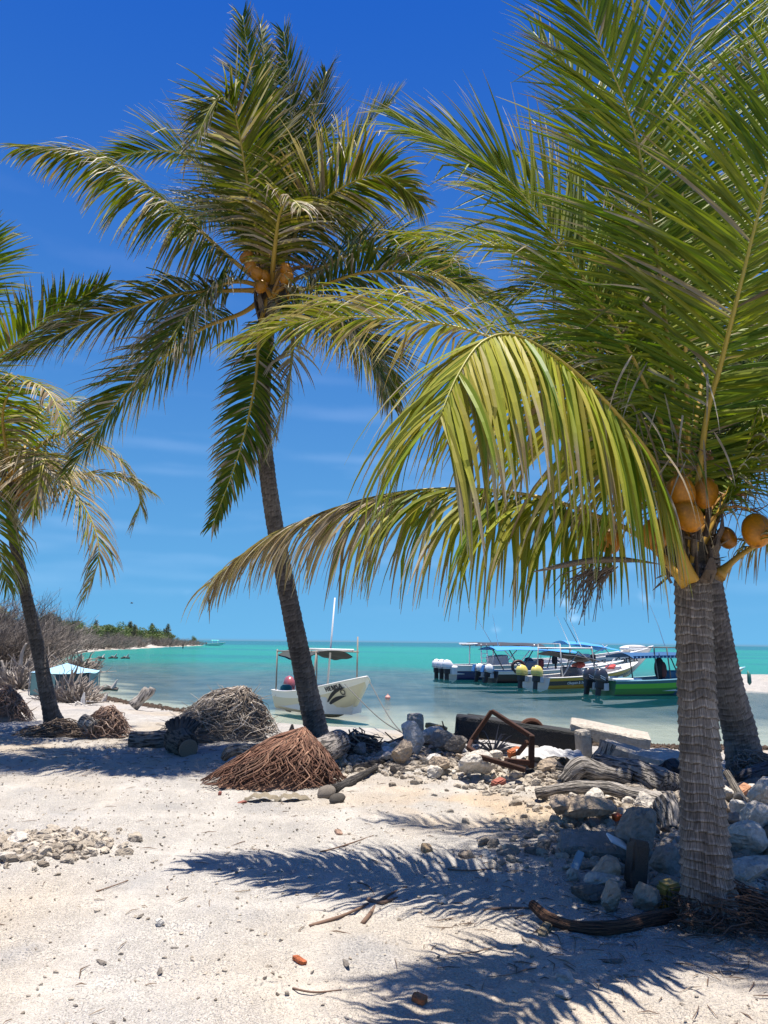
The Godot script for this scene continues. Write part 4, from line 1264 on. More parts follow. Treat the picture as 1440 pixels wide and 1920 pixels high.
	# weathered plastic sheet draped over the stones by the frame
	var sh := B.new()
	var s0 := Vector3(1.861, 0.233, -8.9)
	for u in 19:
		for v in 13:
			var x := (u / 18.0 - 0.5) * 0.72
			var z := (v / 12.0 - 0.5) * 0.5
			var y := 0.1 * cos(x * 2.6) - 0.35 * z * z + 0.035 * n_a.get_noise_2d(x * 90.0, z * 60.0) + 0.022 * sin((x - z * 1.4) * 17.0) + 0.05 * z
			var col := Color(0.4, 0.4, 0.4) * (1.0 + 0.15 * n_b.get_noise_2d(x * 90.0, z * 90.0))
			col.a = 1.0
			sh.add(Vector3(x, y, -z), col)
	for u in 18:
		for v in 12:
			var p := u * 13 + v
			sh.i.append_array(PackedInt32Array([p, p + 1, p + 13, p + 1, p + 14, p + 13]))
	var so := solo("crumpled_sheet", "crumpled grey white plastic sheet lying right of the rusty frame", "sheet", sh, mats.canvas, s0, true)
	so.rotation.y = -0.15
	# dry fan of palm leaf strips inside the frame
	var fan := B.new()
	var fo := on_ground(Vector3(1.326, 0.12, -9.514), 0.06)
	for k in 34:
		leaflet(fan, Vector3.ZERO, Vector3(rng.randf_range(-1, 1), rng.randf_range(0.15, 0.9), rng.randf_range(-0.4, 0.6)).normalized(), Vector3.UP, rng.randf_range(0.2, 0.42), 0.03, 0.3, {"dry": 1.0, "fold": false})
	for k in fan.c.size():
		fan.c[k] = Color(0.09, 0.09, 0.1)
	solo("dry_leaf_fan", "dark dry palm leaf fan lying inside the rusty frame", "leaf", fan, mats.twig, fo)


# ---------------------------------------------------------------- driftwood, roots, logs

func limb(ctrl: Array, r0: float, r1: float, col: Color, n := 22, sides := 12, rough := 0.35) -> B:
	var b := B.new()
	var rad := []
	var line := Array(curve(ctrl, n))
	for k in n:
		rad.append(lerpf(r0, r1, float(k) / (n - 1)))
	b.tube(line, rad, sides, col, col * 0.95, 1.0, rough, n_c)
	for k in b.c.size():
		var c := b.c[k] * (1.0 + 0.25 * n_c.get_noise_3dv(b.v[k] * 22.0))
		c.a = 1.0
		b.c[k] = c
	return b


func root_heap(called: String, label: String, at: Vector3, size: Vector3, apex: Vector2, n: int, thick: float, cols: Array, tangle: float, category := "roots") -> Node3D:
	# a mound of roots or twigs: strands run from near the apex down over the mound
	var t := thing(called, label, category, at)
	var core := B.new()
	var shape := func(u: float, g: float) -> Vector3:
		# u from the top (0) to the rim (1)
		var rim := Vector3(cos(g) * size.x * 0.5, 0, sin(g) * size.z * 0.5)
		var top := Vector3(apex.x * size.x, size.y, apex.y * size.z)
		rim *= 1.0 + 0.16 * tangle * sin(g * 3.0 + 1.0) + 0.1 * tangle * sin(g * 7.0)
		var p := top.lerp(rim, u)
		p.y = size.y * (1.0 - pow(u, 1.2)) * (1.0 + 0.22 * sin(g * 2.0 + 4.0 * u) * u) if tangle > 0.5 else size.y * (1.0 - pow(u, 1.15)) * (1.0 + 0.1 * sin(g * 5.0) * u)
		return p
	var rows := 9
	var cols_n := 24
	for k in rows + 1:
		for s in cols_n:
			var p: Vector3 = shape.call(float(k) / rows, TAU * s / cols_n)
			core.add(p * 0.9 - Vector3.UP * 0.03, cols[k % cols.size()] as Color)
	for k in rows:
		for s in cols_n:
			var p := k * cols_n + s
			var q := k * cols_n + (s + 1) % cols_n
			core.i.append_array(PackedInt32Array([p, q, q + cols_n, p, q + cols_n, p + cols_n]))
	part(t, "core", core, mats.root, true)
	var b := B.new()
	for k in n:
		var g := rng.randf() * TAU
		var u0 := rng.randf() * rng.randf() * 0.75
		var u1 := minf(u0 + rng.randf_range(0.3, 0.75), 1.05)
		var pts := []
		var rad := []
		var r := thick * rng.randf_range(0.5, 1.2)
		var turn := rng.randf_range(-1, 1) * (0.25 + 1.6 * tangle)
		var out := rng.randf_range(0.0, 0.06) * (1.0 + tangle)
		for q in 7:
			var f := q / 6.0
			var p: Vector3 = shape.call(lerpf(u0, u1, f), g + turn * f + 0.12 * sin(f * 9.0 + k))
			p += Vector3(p.x, size.y * 0.4, p.z).normalized() * (out + tangle * 0.06 * sin(f * 5.0 + k * 1.7))
			p += Vector3(rng.randf_range(-1, 1), rng.randf_range(-0.5, 0.8), rng.randf_range(-1, 1)) * (0.012 + 0.03 * tangle)
			p.y = maxf(p.y, 0.006)
			pts.append(p)
			rad.append(r * (1.0 - 0.55 * f))
		var c: Color = cols[rng.randi() % cols.size()] * rng.randf_range(0.7, 1.25)
		c.a = 1.0
		b.tube(pts, rad, 5, c, c * 0.85)
	if tangle > 0.0:
		for k in int(n * 0.12):
			# loose ends that stick out of the mound
			var g := rng.randf() * TAU
			var p: Vector3 = shape.call(rng.randf_range(0.1, 0.9), g)
			var d := Vector3(cos(g) * 0.7, rng.randf_range(0.0, 1.2), sin(g) * 0.7).normalized() * size.y * rng.randf_range(0.2, 0.55)
			var c: Color = cols[rng.randi() % cols.size()]
			b.tube([p, p + d * 0.5 + Vector3(rng.randf_range(-0.05, 0.05), 0.03, 0), p + d], [thick * 0.7, thick * 0.5, thick * 0.2], 4, c, c)
	var s := part(t, "strands", b, mats.root, true)
	s.set_meta("kind", "stuff")
	return t


func driftwood() -> void:
	var grey := Color(0.34, 0.31, 0.28)
	var brown := [Color(0.17, 0.08, 0.05), Color(0.13, 0.06, 0.038), Color(0.22, 0.11, 0.07), Color(0.09, 0.045, 0.03), Color(0.26, 0.15, 0.1)]
	var greys := [Color(0.36, 0.31, 0.26), Color(0.27, 0.22, 0.18), Color(0.46, 0.41, 0.36), Color(0.17, 0.135, 0.11)]
	var reds := [Color(0.26, 0.17, 0.13), Color(0.2, 0.13, 0.1), Color(0.32, 0.24, 0.2)]
	root_heap("root_heap", "big heap of reddish brown palm roots in the middle of the sand", on_ground(Vector3(-1.11, 0, -8.442)), Vector3(1.42, 0.5, 0.8), Vector2(0.17, -0.1), 1050, 0.0105, brown, 0.0)
	root_heap("twig_heap", "tall tangled heap of grey twigs and roots by the water", on_ground(Vector3(-2.519, 0, -12.192)), Vector3(1.6, 0.66, 0.95), Vector2(0.18, 0.0), 1150, 0.009, greys, 0.9)
	root_heap("root_ball", "small upturned root ball with a sawn stump beside the left palm", on_ground(Vector3(-4.264, 0, -12.303)), Vector3(0.68, 0.34, 0.5), Vector2(0.05, 0.0), 420, 0.01, reds, 0.8)
	root_heap("root_ball", "reddish root ball at the left edge of the beach", on_ground(Vector3(-6.915, 0, -14.624)), Vector3(0.9, 0.52, 0.6), Vector2(0.0, 0.0), 420, 0.012, reds, 0.5)
	root_heap("root_mat", "mat of fine roots round the foot of the left palm", on_ground(Vector3(-5.019, 0, -12.65), -0.02), Vector3(1.5, 0.16, 0.8), Vector2(-0.05, 0.1), 420, 0.01, [Color(0.15, 0.11, 0.085), Color(0.22, 0.17, 0.13), Color(0.1, 0.075, 0.06)], 0.8)
	# sawn stump of the small root ball
	solo("sawn_stump", "short sawn palm stump sticking out of the small root ball", "stump", limb([Vector3(-4.324, 0.164, -12.1), Vector3(-4.462, 0.215, -12.2), Vector3(-4.59, 0.256, -12.25)], 0.13, 0.11, grey, 8, 14, 0.15), mats.weathered_wood, Vector3.ZERO, true)
	# stump and log left of the root heap
	solo("palm_log", "pale palm log lying on the sand left of the grey twig heap", "log", limb([Vector3(-3.53, 0.083, -11.3), Vector3(-3.2, 0.101, -11.3), Vector3(-2.888, 0.121, -11.4)], 0.13, 0.125, Color(0.3, 0.26, 0.22), 16, 18, 0.12), mats.weathered_wood, Vector3.ZERO, true)
	var st := thing("palm_stump", "dark palm stump with split leaf bases and a sawn pale face", "stump", on_ground(Vector3(-2.583, 0, -10.66)))
	var o := st.position
	part(st, "butt", limb([Vector3(-2.824, 0.169, -11) - o, Vector3(-2.685, 0.145, -10.75) - o, Vector3(-2.523, 0.11, -10.45) - o], 0.17, 0.15, Color(0.16, 0.12, 0.085), 12, 18, 0.4), mats.weathered_wood, true)
	var face := B.new()
	face.tube([Vector3(-2.513, 0.105, -10.44) - o, Vector3(-2.501, 0.101, -10.42) - o], [0.125, 0.12], 20, Color(0.32, 0.24, 0.165), Color(0.34, 0.26, 0.18))
	part(st, "sawn_face", face, mats.husk)
	for k in 7:
		var g := -0.9 + k * 0.3
		var b := limb([Vector3(-2.738, 0.154, -10.9) - o, Vector3(-2.738, 0.154, -10.9) - o + Vector3(sin(g) * 0.16, 0.17 * cos(g * 0.8), -0.02), Vector3(-2.738, 0.154, -10.9) - o + Vector3(sin(g) * 0.27, 0.29 * cos(g * 0.8), -0.1)], 0.075, 0.035, Color(0.1, 0.085, 0.075) * rng.randf_range(0.7, 1.4), 8, 8, 0.5)
		part(st, "leaf_base", b, mats.weathered_wood, true)
	# logs behind the brown heap
	solo("palm_log", "thick grey palm log end lying behind the right side of the brown root heap", "log", limb([Vector3(-0.714, 0.288, -8.6), Vector3(-0.61, 0.315, -8.9), Vector3(-0.509, 0.334, -9.4)], 0.16, 0.15, Color(0.28, 0.25, 0.225), 14, 18, 0.15), mats.weathered_wood, Vector3.ZERO, true)
	slab("timber_block", "pale timber block leaning against the leaning palm's foot", "timber", on_ground(Vector3(-0.686, 0.1, -11.053), 0.14), Vector3(0.32, 0.12, 0.16), Vector3(0.1, 0.2, 0.15), Color(0.36, 0.34, 0.31), "husk")
	solo("driftwood_piece", "grey bent driftwood piece at the left shoulder of the brown root heap", "driftwood", limb([Vector3(-1.851, 0.128, -9.4), Vector3(-1.768, 0.225, -9.4), Vector3(-1.625, 0.244, -9.4), Vector3(-1.452, 0.218, -9.3)], 0.04, 0.12, Color(0.3, 0.285, 0.25), 14, 12, 0.5), mats.weathered_wood, Vector3.ZERO, true)
	solo("dark_spike", "dark triangular stub poking up behind the brown root heap", "stub", limb([Vector3(-1.008, 0.374, -8.9), Vector3(-1.001, 0.506, -8.9), Vector3(-0.997, 0.586, -8.9)], 0.09, 0.01, Color(0.07, 0.06, 0.055), 8, 8, 0.3), mats.weathered_wood, Vector3.ZERO, true)
	# the dark palm debris between the leaning palm and the stones
	for q in [[Vector3(-0.46, 0.095, -9.9), Vector3(-0.103, 0.135, -10.2), Vector3(0.378, 0.274, -10.4), 0.09, "dark rotten palm trunk piece sloping up towards the concrete stub"], [Vector3(-0.51, 0.15, -10.2), Vector3(-0.313, 0.193, -10.4), Vector3(-0.072, 0.203, -10.5), 0.07, "short dark palm stub at the left of the dark debris"], [Vector3(-0.326, 0.081, -9), Vector3(0.124, 0.139, -9.3), Vector3(1.04, 0.095, -9.5), 0.035, "long black palm stalk lying across the stones"], [Vector3(-0.465, 0.077, -7.9), Vector3(-0.275, 0.085, -8.4), Vector3(-0.058, 0.128, -8.9), 0.045, "rough dark branch lying from the brown heap to the stones"], [Vector3(0.032, 0.082, -9.2), Vector3(-0.15, 0.107, -9.1), Vector3(-0.351, 0.068, -8.9), 0.03, "grey palm stalk lying below the long black one"]]:
		solo("palm_debris", q[4], "debris", limb([q[0], q[1], q[2]], q[3] * 1.15, q[3] * 0.7, Color(0.07, 0.062, 0.056), 18, 10, 0.6), mats.weathered_wood, Vector3.ZERO, true)
	var bits := root_heap("frond_tangle", "tangle of dry black frond bits left of the stones", on_ground(Vector3(-0.311, 0.02, -9.994)), Vector3(0.7, 0.16, 0.5), Vector2(0, 0), 160, 0.011, [Color(0.06, 0.055, 0.05), Color(0.12, 0.1, 0.085), Color(0.2, 0.18, 0.15)], 1.0, "debris")
	bits.rotation.y = 0.4
	# the big driftwood logs behind the stout palm
	solo("driftwood_log", "long smooth grey driftwood log lying nearest, across the rubble", "log", limb([Vector3(1.456, 0.113, -7.6), Vector3(1.71, 0.181, -7.5), Vector3(2.002, 0.224, -7.3), Vector3(2.249, 0.195, -7.1), Vector3(2.467, 0.137, -7)], 0.045, 0.075, grey, 34, 14, 0.3), mats.weathered_wood, Vector3.ZERO, true)
	solo("driftwood_log", "thick grey driftwood log pointing down towards the palm, behind the nearest", "log", limb([Vector3(2.23, 0.286, -8.3), Vector3(2.443, 0.277, -8.1), Vector3(2.607, 0.236, -7.8), Vector3(2.711, 0.201, -7.5)], 0.1, 0.15, grey * 0.95, 26, 16, 0.35), mats.weathered_wood, Vector3.ZERO, true)
	solo("driftwood_stub", "upright knotty branch stub rising from the thick driftwood log", "branch", limb([Vector3(2.239, 0.244, -8.3), Vector3(2.313, 0.37, -8.35), Vector3(2.362, 0.494, -8.35)], 0.1, 0.075, grey * 1.05, 12, 12, 0.6), mats.weathered_wood, Vector3.ZERO, true)
	solo("driftwood_log", "gnarled humped driftwood log left of the thick one", "log", limb([Vector3(1.815, 0.144, -8), Vector3(1.924, 0.256, -8), Vector3(2.042, 0.288, -8), Vector3(2.224, 0.255, -7.9), Vector3(2.425, 0.214, -7.8)], 0.1, 0.06, grey * 0.9, 26, 14, 0.6), mats.weathered_wood, Vector3.ZERO, true)
	solo("driftwood_branch", "dark driftwood branch at the left end of the log pile", "branch", limb([Vector3(1.538, 0.125, -8.6), Vector3(1.738, 0.171, -8.6), Vector3(1.971, 0.156, -8.5)], 0.05, 0.06, Color(0.12, 0.11, 0.1), 16, 10, 0.5), mats.weathered_wood, Vector3.ZERO, true)
	solo("driftwood_branch", "forked end of driftwood in shadow touching the palm trunk", "branch", limb([Vector3(2.305, 0.235, -6.6), Vector3(2.321, 0.153, -6.5), Vector3(2.296, 0.055, -6.4)], 0.11, 0.08, grey, 14, 12, 0.5), mats.weathered_wood, Vector3.ZERO, true)
	solo("burnt_stub", "black charred stub on the thick driftwood log's far end", "stub", limb([Vector3(2.851, 0.203, -8.2), Vector3(2.939, 0.235, -8.2), Vector3(2.948, 0.186, -8)], 0.1, 0.13, Color(0.05, 0.048, 0.05), 12, 10, 0.7), mats.weathered_wood, Vector3.ZERO, true)
	solo("bent_branch", "grey elbow shaped branch sticking up right of the stout palm", "branch", limb([Vector3(3.086, 0.386, -7.2), Vector3(3.091, 0.249, -7), Vector3(3.056, 0.14, -6.8), Vector3(2.951, 0.118, -6.7), Vector3(2.832, 0.113, -6.6)], 0.03, 0.05, Color(0.27, 0.24, 0.2), 22, 12, 0.25), mats.weathered_wood, Vector3.ZERO, true)
	solo("black_tarp_roll", "dark curved sheet lying at the foot of the waterside palm", "sheet", limb([Vector3(3.65, 0.139, -8.2), Vector3(3.846, 0.181, -8.3), Vector3(4.089, 0.184, -8.4)], 0.07, 0.12, Color(0.1, 0.095, 0.1), 14, 12, 0.5), mats.weathered_wood, Vector3.ZERO, true)
	# fallen leaf stalk in front of the stout palm
	solo("fallen_stalk", "long curved brown palm leaf stalk lying on the sand at the palm's foot", "stalk", limb([Vector3(0.836, 0.09, -4.538), Vector3(0.903, 0.06, -4.416), Vector3(1.036, 0.05, -4.324), Vector3(1.246, 0.05, -4.331), Vector3(1.487, 0.05, -4.464), Vector3(1.664, 0.05, -4.553)], 0.028, 0.04, Color(0.15, 0.075, 0.04), 34, 10, 0.2), mats.weathered_wood, Vector3.ZERO, true)
	# roots at the foot of the palms
	root_heap("root_mat", "dark fine roots spreading at the foot of the stout palm on its right", on_ground(Vector3(1.929, 0.02, -4.464), -0.02), Vector3(0.62, 0.12, 0.5), Vector2(-0.2, 0.0), 260, 0.005, [Color(0.13, 0.075, 0.05), Color(0.09, 0.06, 0.045)], 0.9)
	root_heap("root_mat", "tangle of grey roots at the right foot of the waterside palm", on_ground(Vector3(4.269, 0.16, -8.981), -0.02), Vector3(0.7, 0.26, 0.5), Vector2(-0.2, 0.0), 220, 0.009, [Color(0.16, 0.14, 0.12), Color(0.24, 0.21, 0.18)], 0.7)
	# driftwood along the water at the left
	solo("driftwood_post", "bleached forked log standing slantwise on the left beach", "log", limb([Vector3(-6.124, -0.12, -19.6), Vector3(-5.94, 0.086, -19.6), Vector3(-5.795, 0.294, -19.6)], 0.15, 0.1, Color(0.5, 0.46, 0.41), 14, 12, 0.35), mats.weathered_wood, Vector3.ZERO, true)
	solo("driftwood_fork", "bleached second prong of the slanting log, cut flat at its top", "log", limb([Vector3(-5.95, 0.035, -19.6), Vector3(-5.749, 0.191, -19.6), Vector3(-5.678, 0.321, -19.6)], 0.1, 0.085, Color(0.55, 0.51, 0.46), 10, 12, 0.3), mats.weathered_wood, Vector3.ZERO, true)
	var wb := B.new()
	for k in 26:
		var p := Vector3(-7.461, -0.173, -19.6) + Vector3(rng.randf_range(-0.22, 0.22), rng.randf_range(-0.02, 0.05), rng.randf_range(-0.2, 0.2))
		wb.tube([p, p + Vector3(rng.randf_range(-0.2, 0.2), rng.randf_range(0, 0.14), 0.05), p + Vector3(rng.randf_range(-0.3, 0.3), rng.randf_range(-0.02, 0.1), 0)], [0.025, 0.02, 0.01], 5, Color(0.6, 0.57, 0.53), Color(0.5, 0.47, 0.43))
	wb.tube([Vector3(-7.385, -0.134, -19.6), Vector3(-7.372, 0.046, -19.6), Vector3(-7.357, 0.2, -19.6)], [0.07, 0.05, 0.02], 8, Color(0.62, 0.6, 0.56), Color(0.6, 0.57, 0.53))
	solo("bleached_root", "small white bleached root with one upright horn on the left beach", "driftwood", wb, mats.root)
	# the root mass beside the tent
	for q in [[Vector3(-8.106, 0.109, -20.5), 1.0, "dense tangle of dead roots in front of the blue tent"], [Vector3(-7.619, 0.107, -20.2), 0.75, "grey root tangle at the water's edge right of the tent"], [Vector3(-8.543, 0.064, -20.5), 0.6, "low grey root tangle left of the tent's foot"], [Vector3(-11.841, -0.007, -26), 1.2, "dark dead tree base at the far left of the beach"], [Vector3(-12.818, 0.071, -27), 1.3, "dark leaning dead trunk base at the left edge"], [Vector3(-15.592, 0.054, -40), 1.5, "far tangle of driftwood behind the blue tent at the waterline"], [Vector3(-15.67, 0.101, -42), 1.1, "far driftwood tangle with a thin standing pole"], [Vector3(-15.714, -0.058, -36), 1.4, "driftwood tangle left behind the leaning trunk"]]:
		var b := B.new()
		var at: Vector3 = q[0]
		at.y = maxf(gh(at.x, at.z), WATER)
		for k in 40:
			var d := Vector3(rng.randf_range(-1, 1), rng.randf_range(0.05, 0.8), rng.randf_range(-1, 1)).normalized()
			var c := Color(0.2, 0.165, 0.14).lerp(Color(0.42, 0.38, 0.34), rng.randf() * rng.randf()) * rng.randf_range(0.5, 1.1)
			c.a = 1.0
			twigs(b, d * Vector3(0.3, 0.1, 0.3) * q[1] * rng.randf(), d, q[1] * rng.randf_range(0.35, 0.8), 0.05 * q[1] * rng.randf_range(0.4, 1.2), 1, c)
		solo("root_tangle", q[2], "driftwood", b, mats.root, at)
	for q in [[Vector3(-9.832, 0.106, -28.5), "dark driftwood stump with a pale branch standing in the bay"], [Vector3(-8.006, -0.003, -22.5), "pale horned driftwood stump in the shallows by the left beach"], [Vector3(-24.828, 0.016, -76), "far black driftwood branch in the bay, rightmost of the group"], [Vector3(-26.009, -0.047, -76), "tiny far black driftwood knob in the bay, middle of the group"], [Vector3(-26.523, -0.068, -74), "far low black driftwood log in the bay, leftmost of the group"]]:
		var b := B.new()
		var at: Vector3 = q[0]
		at.y = WATER
		var s := -at.z / (26.0 if at.z > -50.0 else 44.0)
		b.tube([Vector3(-0.3, 0.0, 0) * s, Vector3(0, 0.07, 0) * s, Vector3(0.3, 0.02, 0) * s], [0.06 * s, 0.09 * s, 0.07 * s], 7, Color(0.07, 0.06, 0.055), Color(0.1, 0.09, 0.08), 1.0, 0.6, n_c)
		b.tube([Vector3(0.12, 0.05, 0) * s, Vector3(0.2, 0.2, 0) * s, Vector3(0.27, 0.34, 0) * s], [0.09 * s, 0.05 * s, 0.015 * s], 6, Color(0.4, 0.37, 0.34), Color(0.5, 0.47, 0.43))
		b.tube([Vector3(0.1, 0.1, 0) * s, Vector3(-0.1, 0.17, 0) * s, Vector3(-0.2, 0.13, 0) * s], [0.02 * s, 0.02 * s, 0.01 * s], 5, Color(0.45, 0.42, 0.38), Color(0.4, 0.37, 0.33))
		var dw := solo("driftwood_stump", q[1], "driftwood", b, mats.root, at)
		dw.rotation.y = rng.randf_range(-1.2, 1.2) if s > 1.2 else 0.0
		dw.scale = Vector3(rng.randf_range(0.6, 1.1), rng.randf_range(0.5, 1.0), 1.0) if s > 1.2 else Vector3.ONE
	for q in [[Vector3(-15.598, 0.291, -34), Vector3(-15.562, 0.925, -34), Vector3(-15.41, 1.29, -34), "bare pale sapling with a curved top beside the left edge"], [Vector3(-15.268, 0.058, -40), Vector3(-15.296, 0.429, -40), Vector3(-15.297, 0.802, -40), "thin dark pole standing in the water behind the tent"], [Vector3(-12.7, 0.027, -26.5), Vector3(-12.678, 0.377, -26.5), Vector3(-12.821, 0.762, -26.5), "thick dead trunk leaning at the left edge of the picture"]]:
		solo("dead_sapling", q[3], "sapling", limb([q[0], q[1], q[2]], 0.09, 0.04, Color(0.26, 0.23, 0.2), 10, 7, 0.3), mats.root, Vector3.ZERO, true)
	tent()


func tent() -> void:
	var at := on_ground(Vector3(-9.145, -0.1, -22.902))
	at = Vector3(-9.397, 0.028, -23.5)
	at.y = gh(at.x, at.z)
	var t := thing("beach_tent", "small blue roofed tent with green sides behind the dead roots", "tent", at, 0.15)
	var b := B.new()
	var w := 0.82
	var d := 0.7
	var h := 0.76
	var top := Vector3(0, 1.0, 0)
	var e := [Vector3(-w, h, d), Vector3(w, h, d), Vector3(w, h, -d), Vector3(-w, h, -d)]
	for k in 4:
		var p: Vector3 = e[k]
		var q: Vector3 = e[(k + 1) % 4]
		var n := 6
		for s in n:
			var a0 := p.lerp(q, float(s) / n) - Vector3.UP * 0.05 * sin(PI * s / n)
			var a1 := p.lerp(q, float(s + 1) / n) - Vector3.UP * 0.05 * sin(PI * (s + 1) / n)
			b.quad(a0, a0.lerp(top, 0.5) - Vector3.UP * 0.03, a1.lerp(top, 0.5) - Vector3.UP * 0.03, a1, Color(0.28, 0.5, 0.68))
			b.quad(a0.lerp(top, 0.5) - Vector3.UP * 0.03, top, top, a1.lerp(top, 0.5) - Vector3.UP * 0.03, Color(0.28, 0.5, 0.68))
	part(t, "roof", b, mats.canvas)
	for k in 4:
		var s := B.new()
		var p: Vector3 = e[k] * Vector3(0.97, 1, 0.97)
		var q: Vector3 = e[(k + 1) % 4] * Vector3(0.97, 1, 0.97)
		if k == 0:
			s.quad(Vector3(p.x, 0, p.z), p - Vector3.UP * 0.03, p.lerp(q, 0.42) - Vector3.UP * 0.07, p.lerp(q, 0.42) * Vector3(1, 0, 1), Color(0.16, 0.3, 0.29))
			part(t, "side_panel", s, mats.canvas)
			s = B.new()
			s.quad(p.lerp(q, 0.42) * Vector3(1, 0, 1), p.lerp(q, 0.42) - Vector3.UP * 0.07, q - Vector3.UP * 0.03, Vector3(q.x, 0, q.z), Color(0.02, 0.05, 0.06))
			part(t, "dark_panel", s, mats.canvas)
		else:
			s.quad(Vector3(p.x, 0, p.z), p - Vector3.UP * 0.03, q - Vector3.UP * 0.03, Vector3(q.x, 0, q.z), Color(0.16, 0.3, 0.29))
			part(t, "side_panel", s, mats.canvas)
		var l := B.new()
		l.tube([e[k] * Vector3(1, 0, 1), e[k]], [0.015, 0.015], 6, Color(0.3, 0.3, 0.3), Color(0.3, 0.3, 0.3))
		part(t, "pole", l, mats.paint)


# ---------------------------------------------------------------- boats

func hull_point(o: Dictionary, t: float, f: float) -> Vector3:
	# t from stern (0) to bow (1); f: -1 keel, 0 chine, 1 sheer. x forward, z to starboard, y up from the waterline
	var l: float = o.length
	var full: float = o.get("full", 2.4)
	var bs: float = o.beam * 0.5 * (1.0 - pow(maxf(0.0, (t - 0.35) / 0.65), full)) * lerpf(0.88, 1.0, smoothstep(0.0, 0.35, t))
	var ys: float = lerpf(o.stern, o.bow, pow(t, 2.2))
	var yc: float = lerpf(-0.02, ys * 0.62, pow(t, 4.0))
	var yk: float = lerpf(-o.get("draft", 0.18), ys * 0.4, pow(t, 7.0))
	var flare: float = o.get("flare", 0.8)
	var bc := bs * lerpf(flare, flare * 0.62, t * t)
	var x := t * l * lerpf(o.get("stem", 0.87), 1.0, (f + 1.0) * 0.5)
	if f <= 0.0:
		return Vector3(x, lerpf(yc, yk, -f), bc * (1.0 + f))
	return Vector3(x, lerpf(yc, ys, f), lerpf(bc, bs, pow(f, 0.8)))


func build_hull(boat: Node3D, o: Dictionary, m: String) -> void:
	var b := B.new()
	var n := 30
	var rows := [[-1.0, o.bands[0][1]], [0.0, o.bands[0][1]]]
	for band in o.bands:
		rows.append([band[0], band[1], true])
	# each band: from the previous edge up to band[0], in its colour
	for s in [-1.0, 1.0]:
		var prev := -1.0
		var edges := [[0.0, o.bands[0][1]]]
		for band in o.bands:
			edges.append([band[0], band[1]])
		for e in edges:
			var steps := 3
			var k := b.v.size()
			for a in n + 1:
				for q in steps + 1:
					var p := hull_point(o, float(a) / n, lerpf(prev, e[0], float(q) / steps))
					p.z *= s
					b.add(p, e[1])
			for a in n:
				for q in steps:
					var i0 := k + a * (steps + 1) + q
					if s > 0.0:
						b.i.append_array(PackedInt32Array([i0, i0 + 1, i0 + steps + 1, i0 + 1, i0 + steps + 2, i0 + steps + 1]))
					else:
						b.i.append_array(PackedInt32Array([i0, i0 + steps + 1, i0 + 1, i0 + 1, i0 + steps + 1, i0 + steps + 2]))
			prev = e[0]
	part(boat, "hull", b, mats[m], true)
	# transom
	b = B.new()
	var tc: Color = o.get("transom", Color(0.75, 0.75, 0.73))
	var mid := b.add(hull_point(o, 0.0, 0.3) * Vector3(1, 1, 0), tc)
	var rim := []
	for k in 13:
		rim.append(hull_point(o, 0.0, 1.0 - 2.0 * k / 12.0))
	for k in 13:
		var p: Vector3 = hull_point(o, 0.0, -1.0 + 2.0 * k / 12.0)
		p.z = -p.z
		rim.append(p)
	for p in rim:
		b.add(p, tc)
	for k in rim.size():
		b.tri(mid, mid + 1 + k, mid + 1 + (k + 1) % rim.size())
	part(boat, "transom", b, mats[m])
	# inner liner: side decks, inner walls and floor
	b = B.new()
	var ic: Color = o.get("inside", Color(0.72, 0.72, 0.7))
	var w: float = o.get("deck", 0.13)
	var open: float = o.get("open", 0.8)
	var fl: float = o.get("floor", 0.12)
	for s in [-1.0, 1.0]:
		var k := b.v.size()
		for a in n + 1:
			var t := float(a) / n
			var p := hull_point(o, t, 1.0)
			var inner := maxf(0.0, p.z - w) * (1.0 - smoothstep(open - 0.08, open + 0.04, t))
			for q in [Vector3(p.x, p.y + 0.012, p.z), Vector3(p.x, p.y + 0.02, inner), Vector3(p.x, minf(fl, p.y) if inner > 0.001 else p.y + 0.018, inner), Vector3(p.x, minf(fl, p.y) if inner > 0.001 else p.y + 0.018, 0)]:
				b.add(Vector3(q.x, q.y, q.z * s), ic)
		for a in n:
			for q in 3:
				var i0 := k + a * 4 + q
				b.i.append_array(PackedInt32Array([i0, i0 + 1, i0 + 4, i0 + 1, i0 + 5, i0 + 4]))
	part(boat, "deck", b, mats.worn_gelcoat)
	# rub rail
	for s in [-1.0, 1.0]:
		b = B.new()
		var pts := []
		var rad := []
		for a in n + 1:
			var p := hull_point(o, float(a) / n, 1.0)
			pts.append(Vector3(p.x, p.y, p.z * s))
			rad.append(o.get("rail", 0.028))
		b.tube(pts, rad, 6, o.get("rail_col", Color(0.7, 0.7, 0.7)), o.get("rail_col", Color(0.7, 0.7, 0.7)))
		part(boat, "rub_rail", b, mats.worn_gelcoat, true)


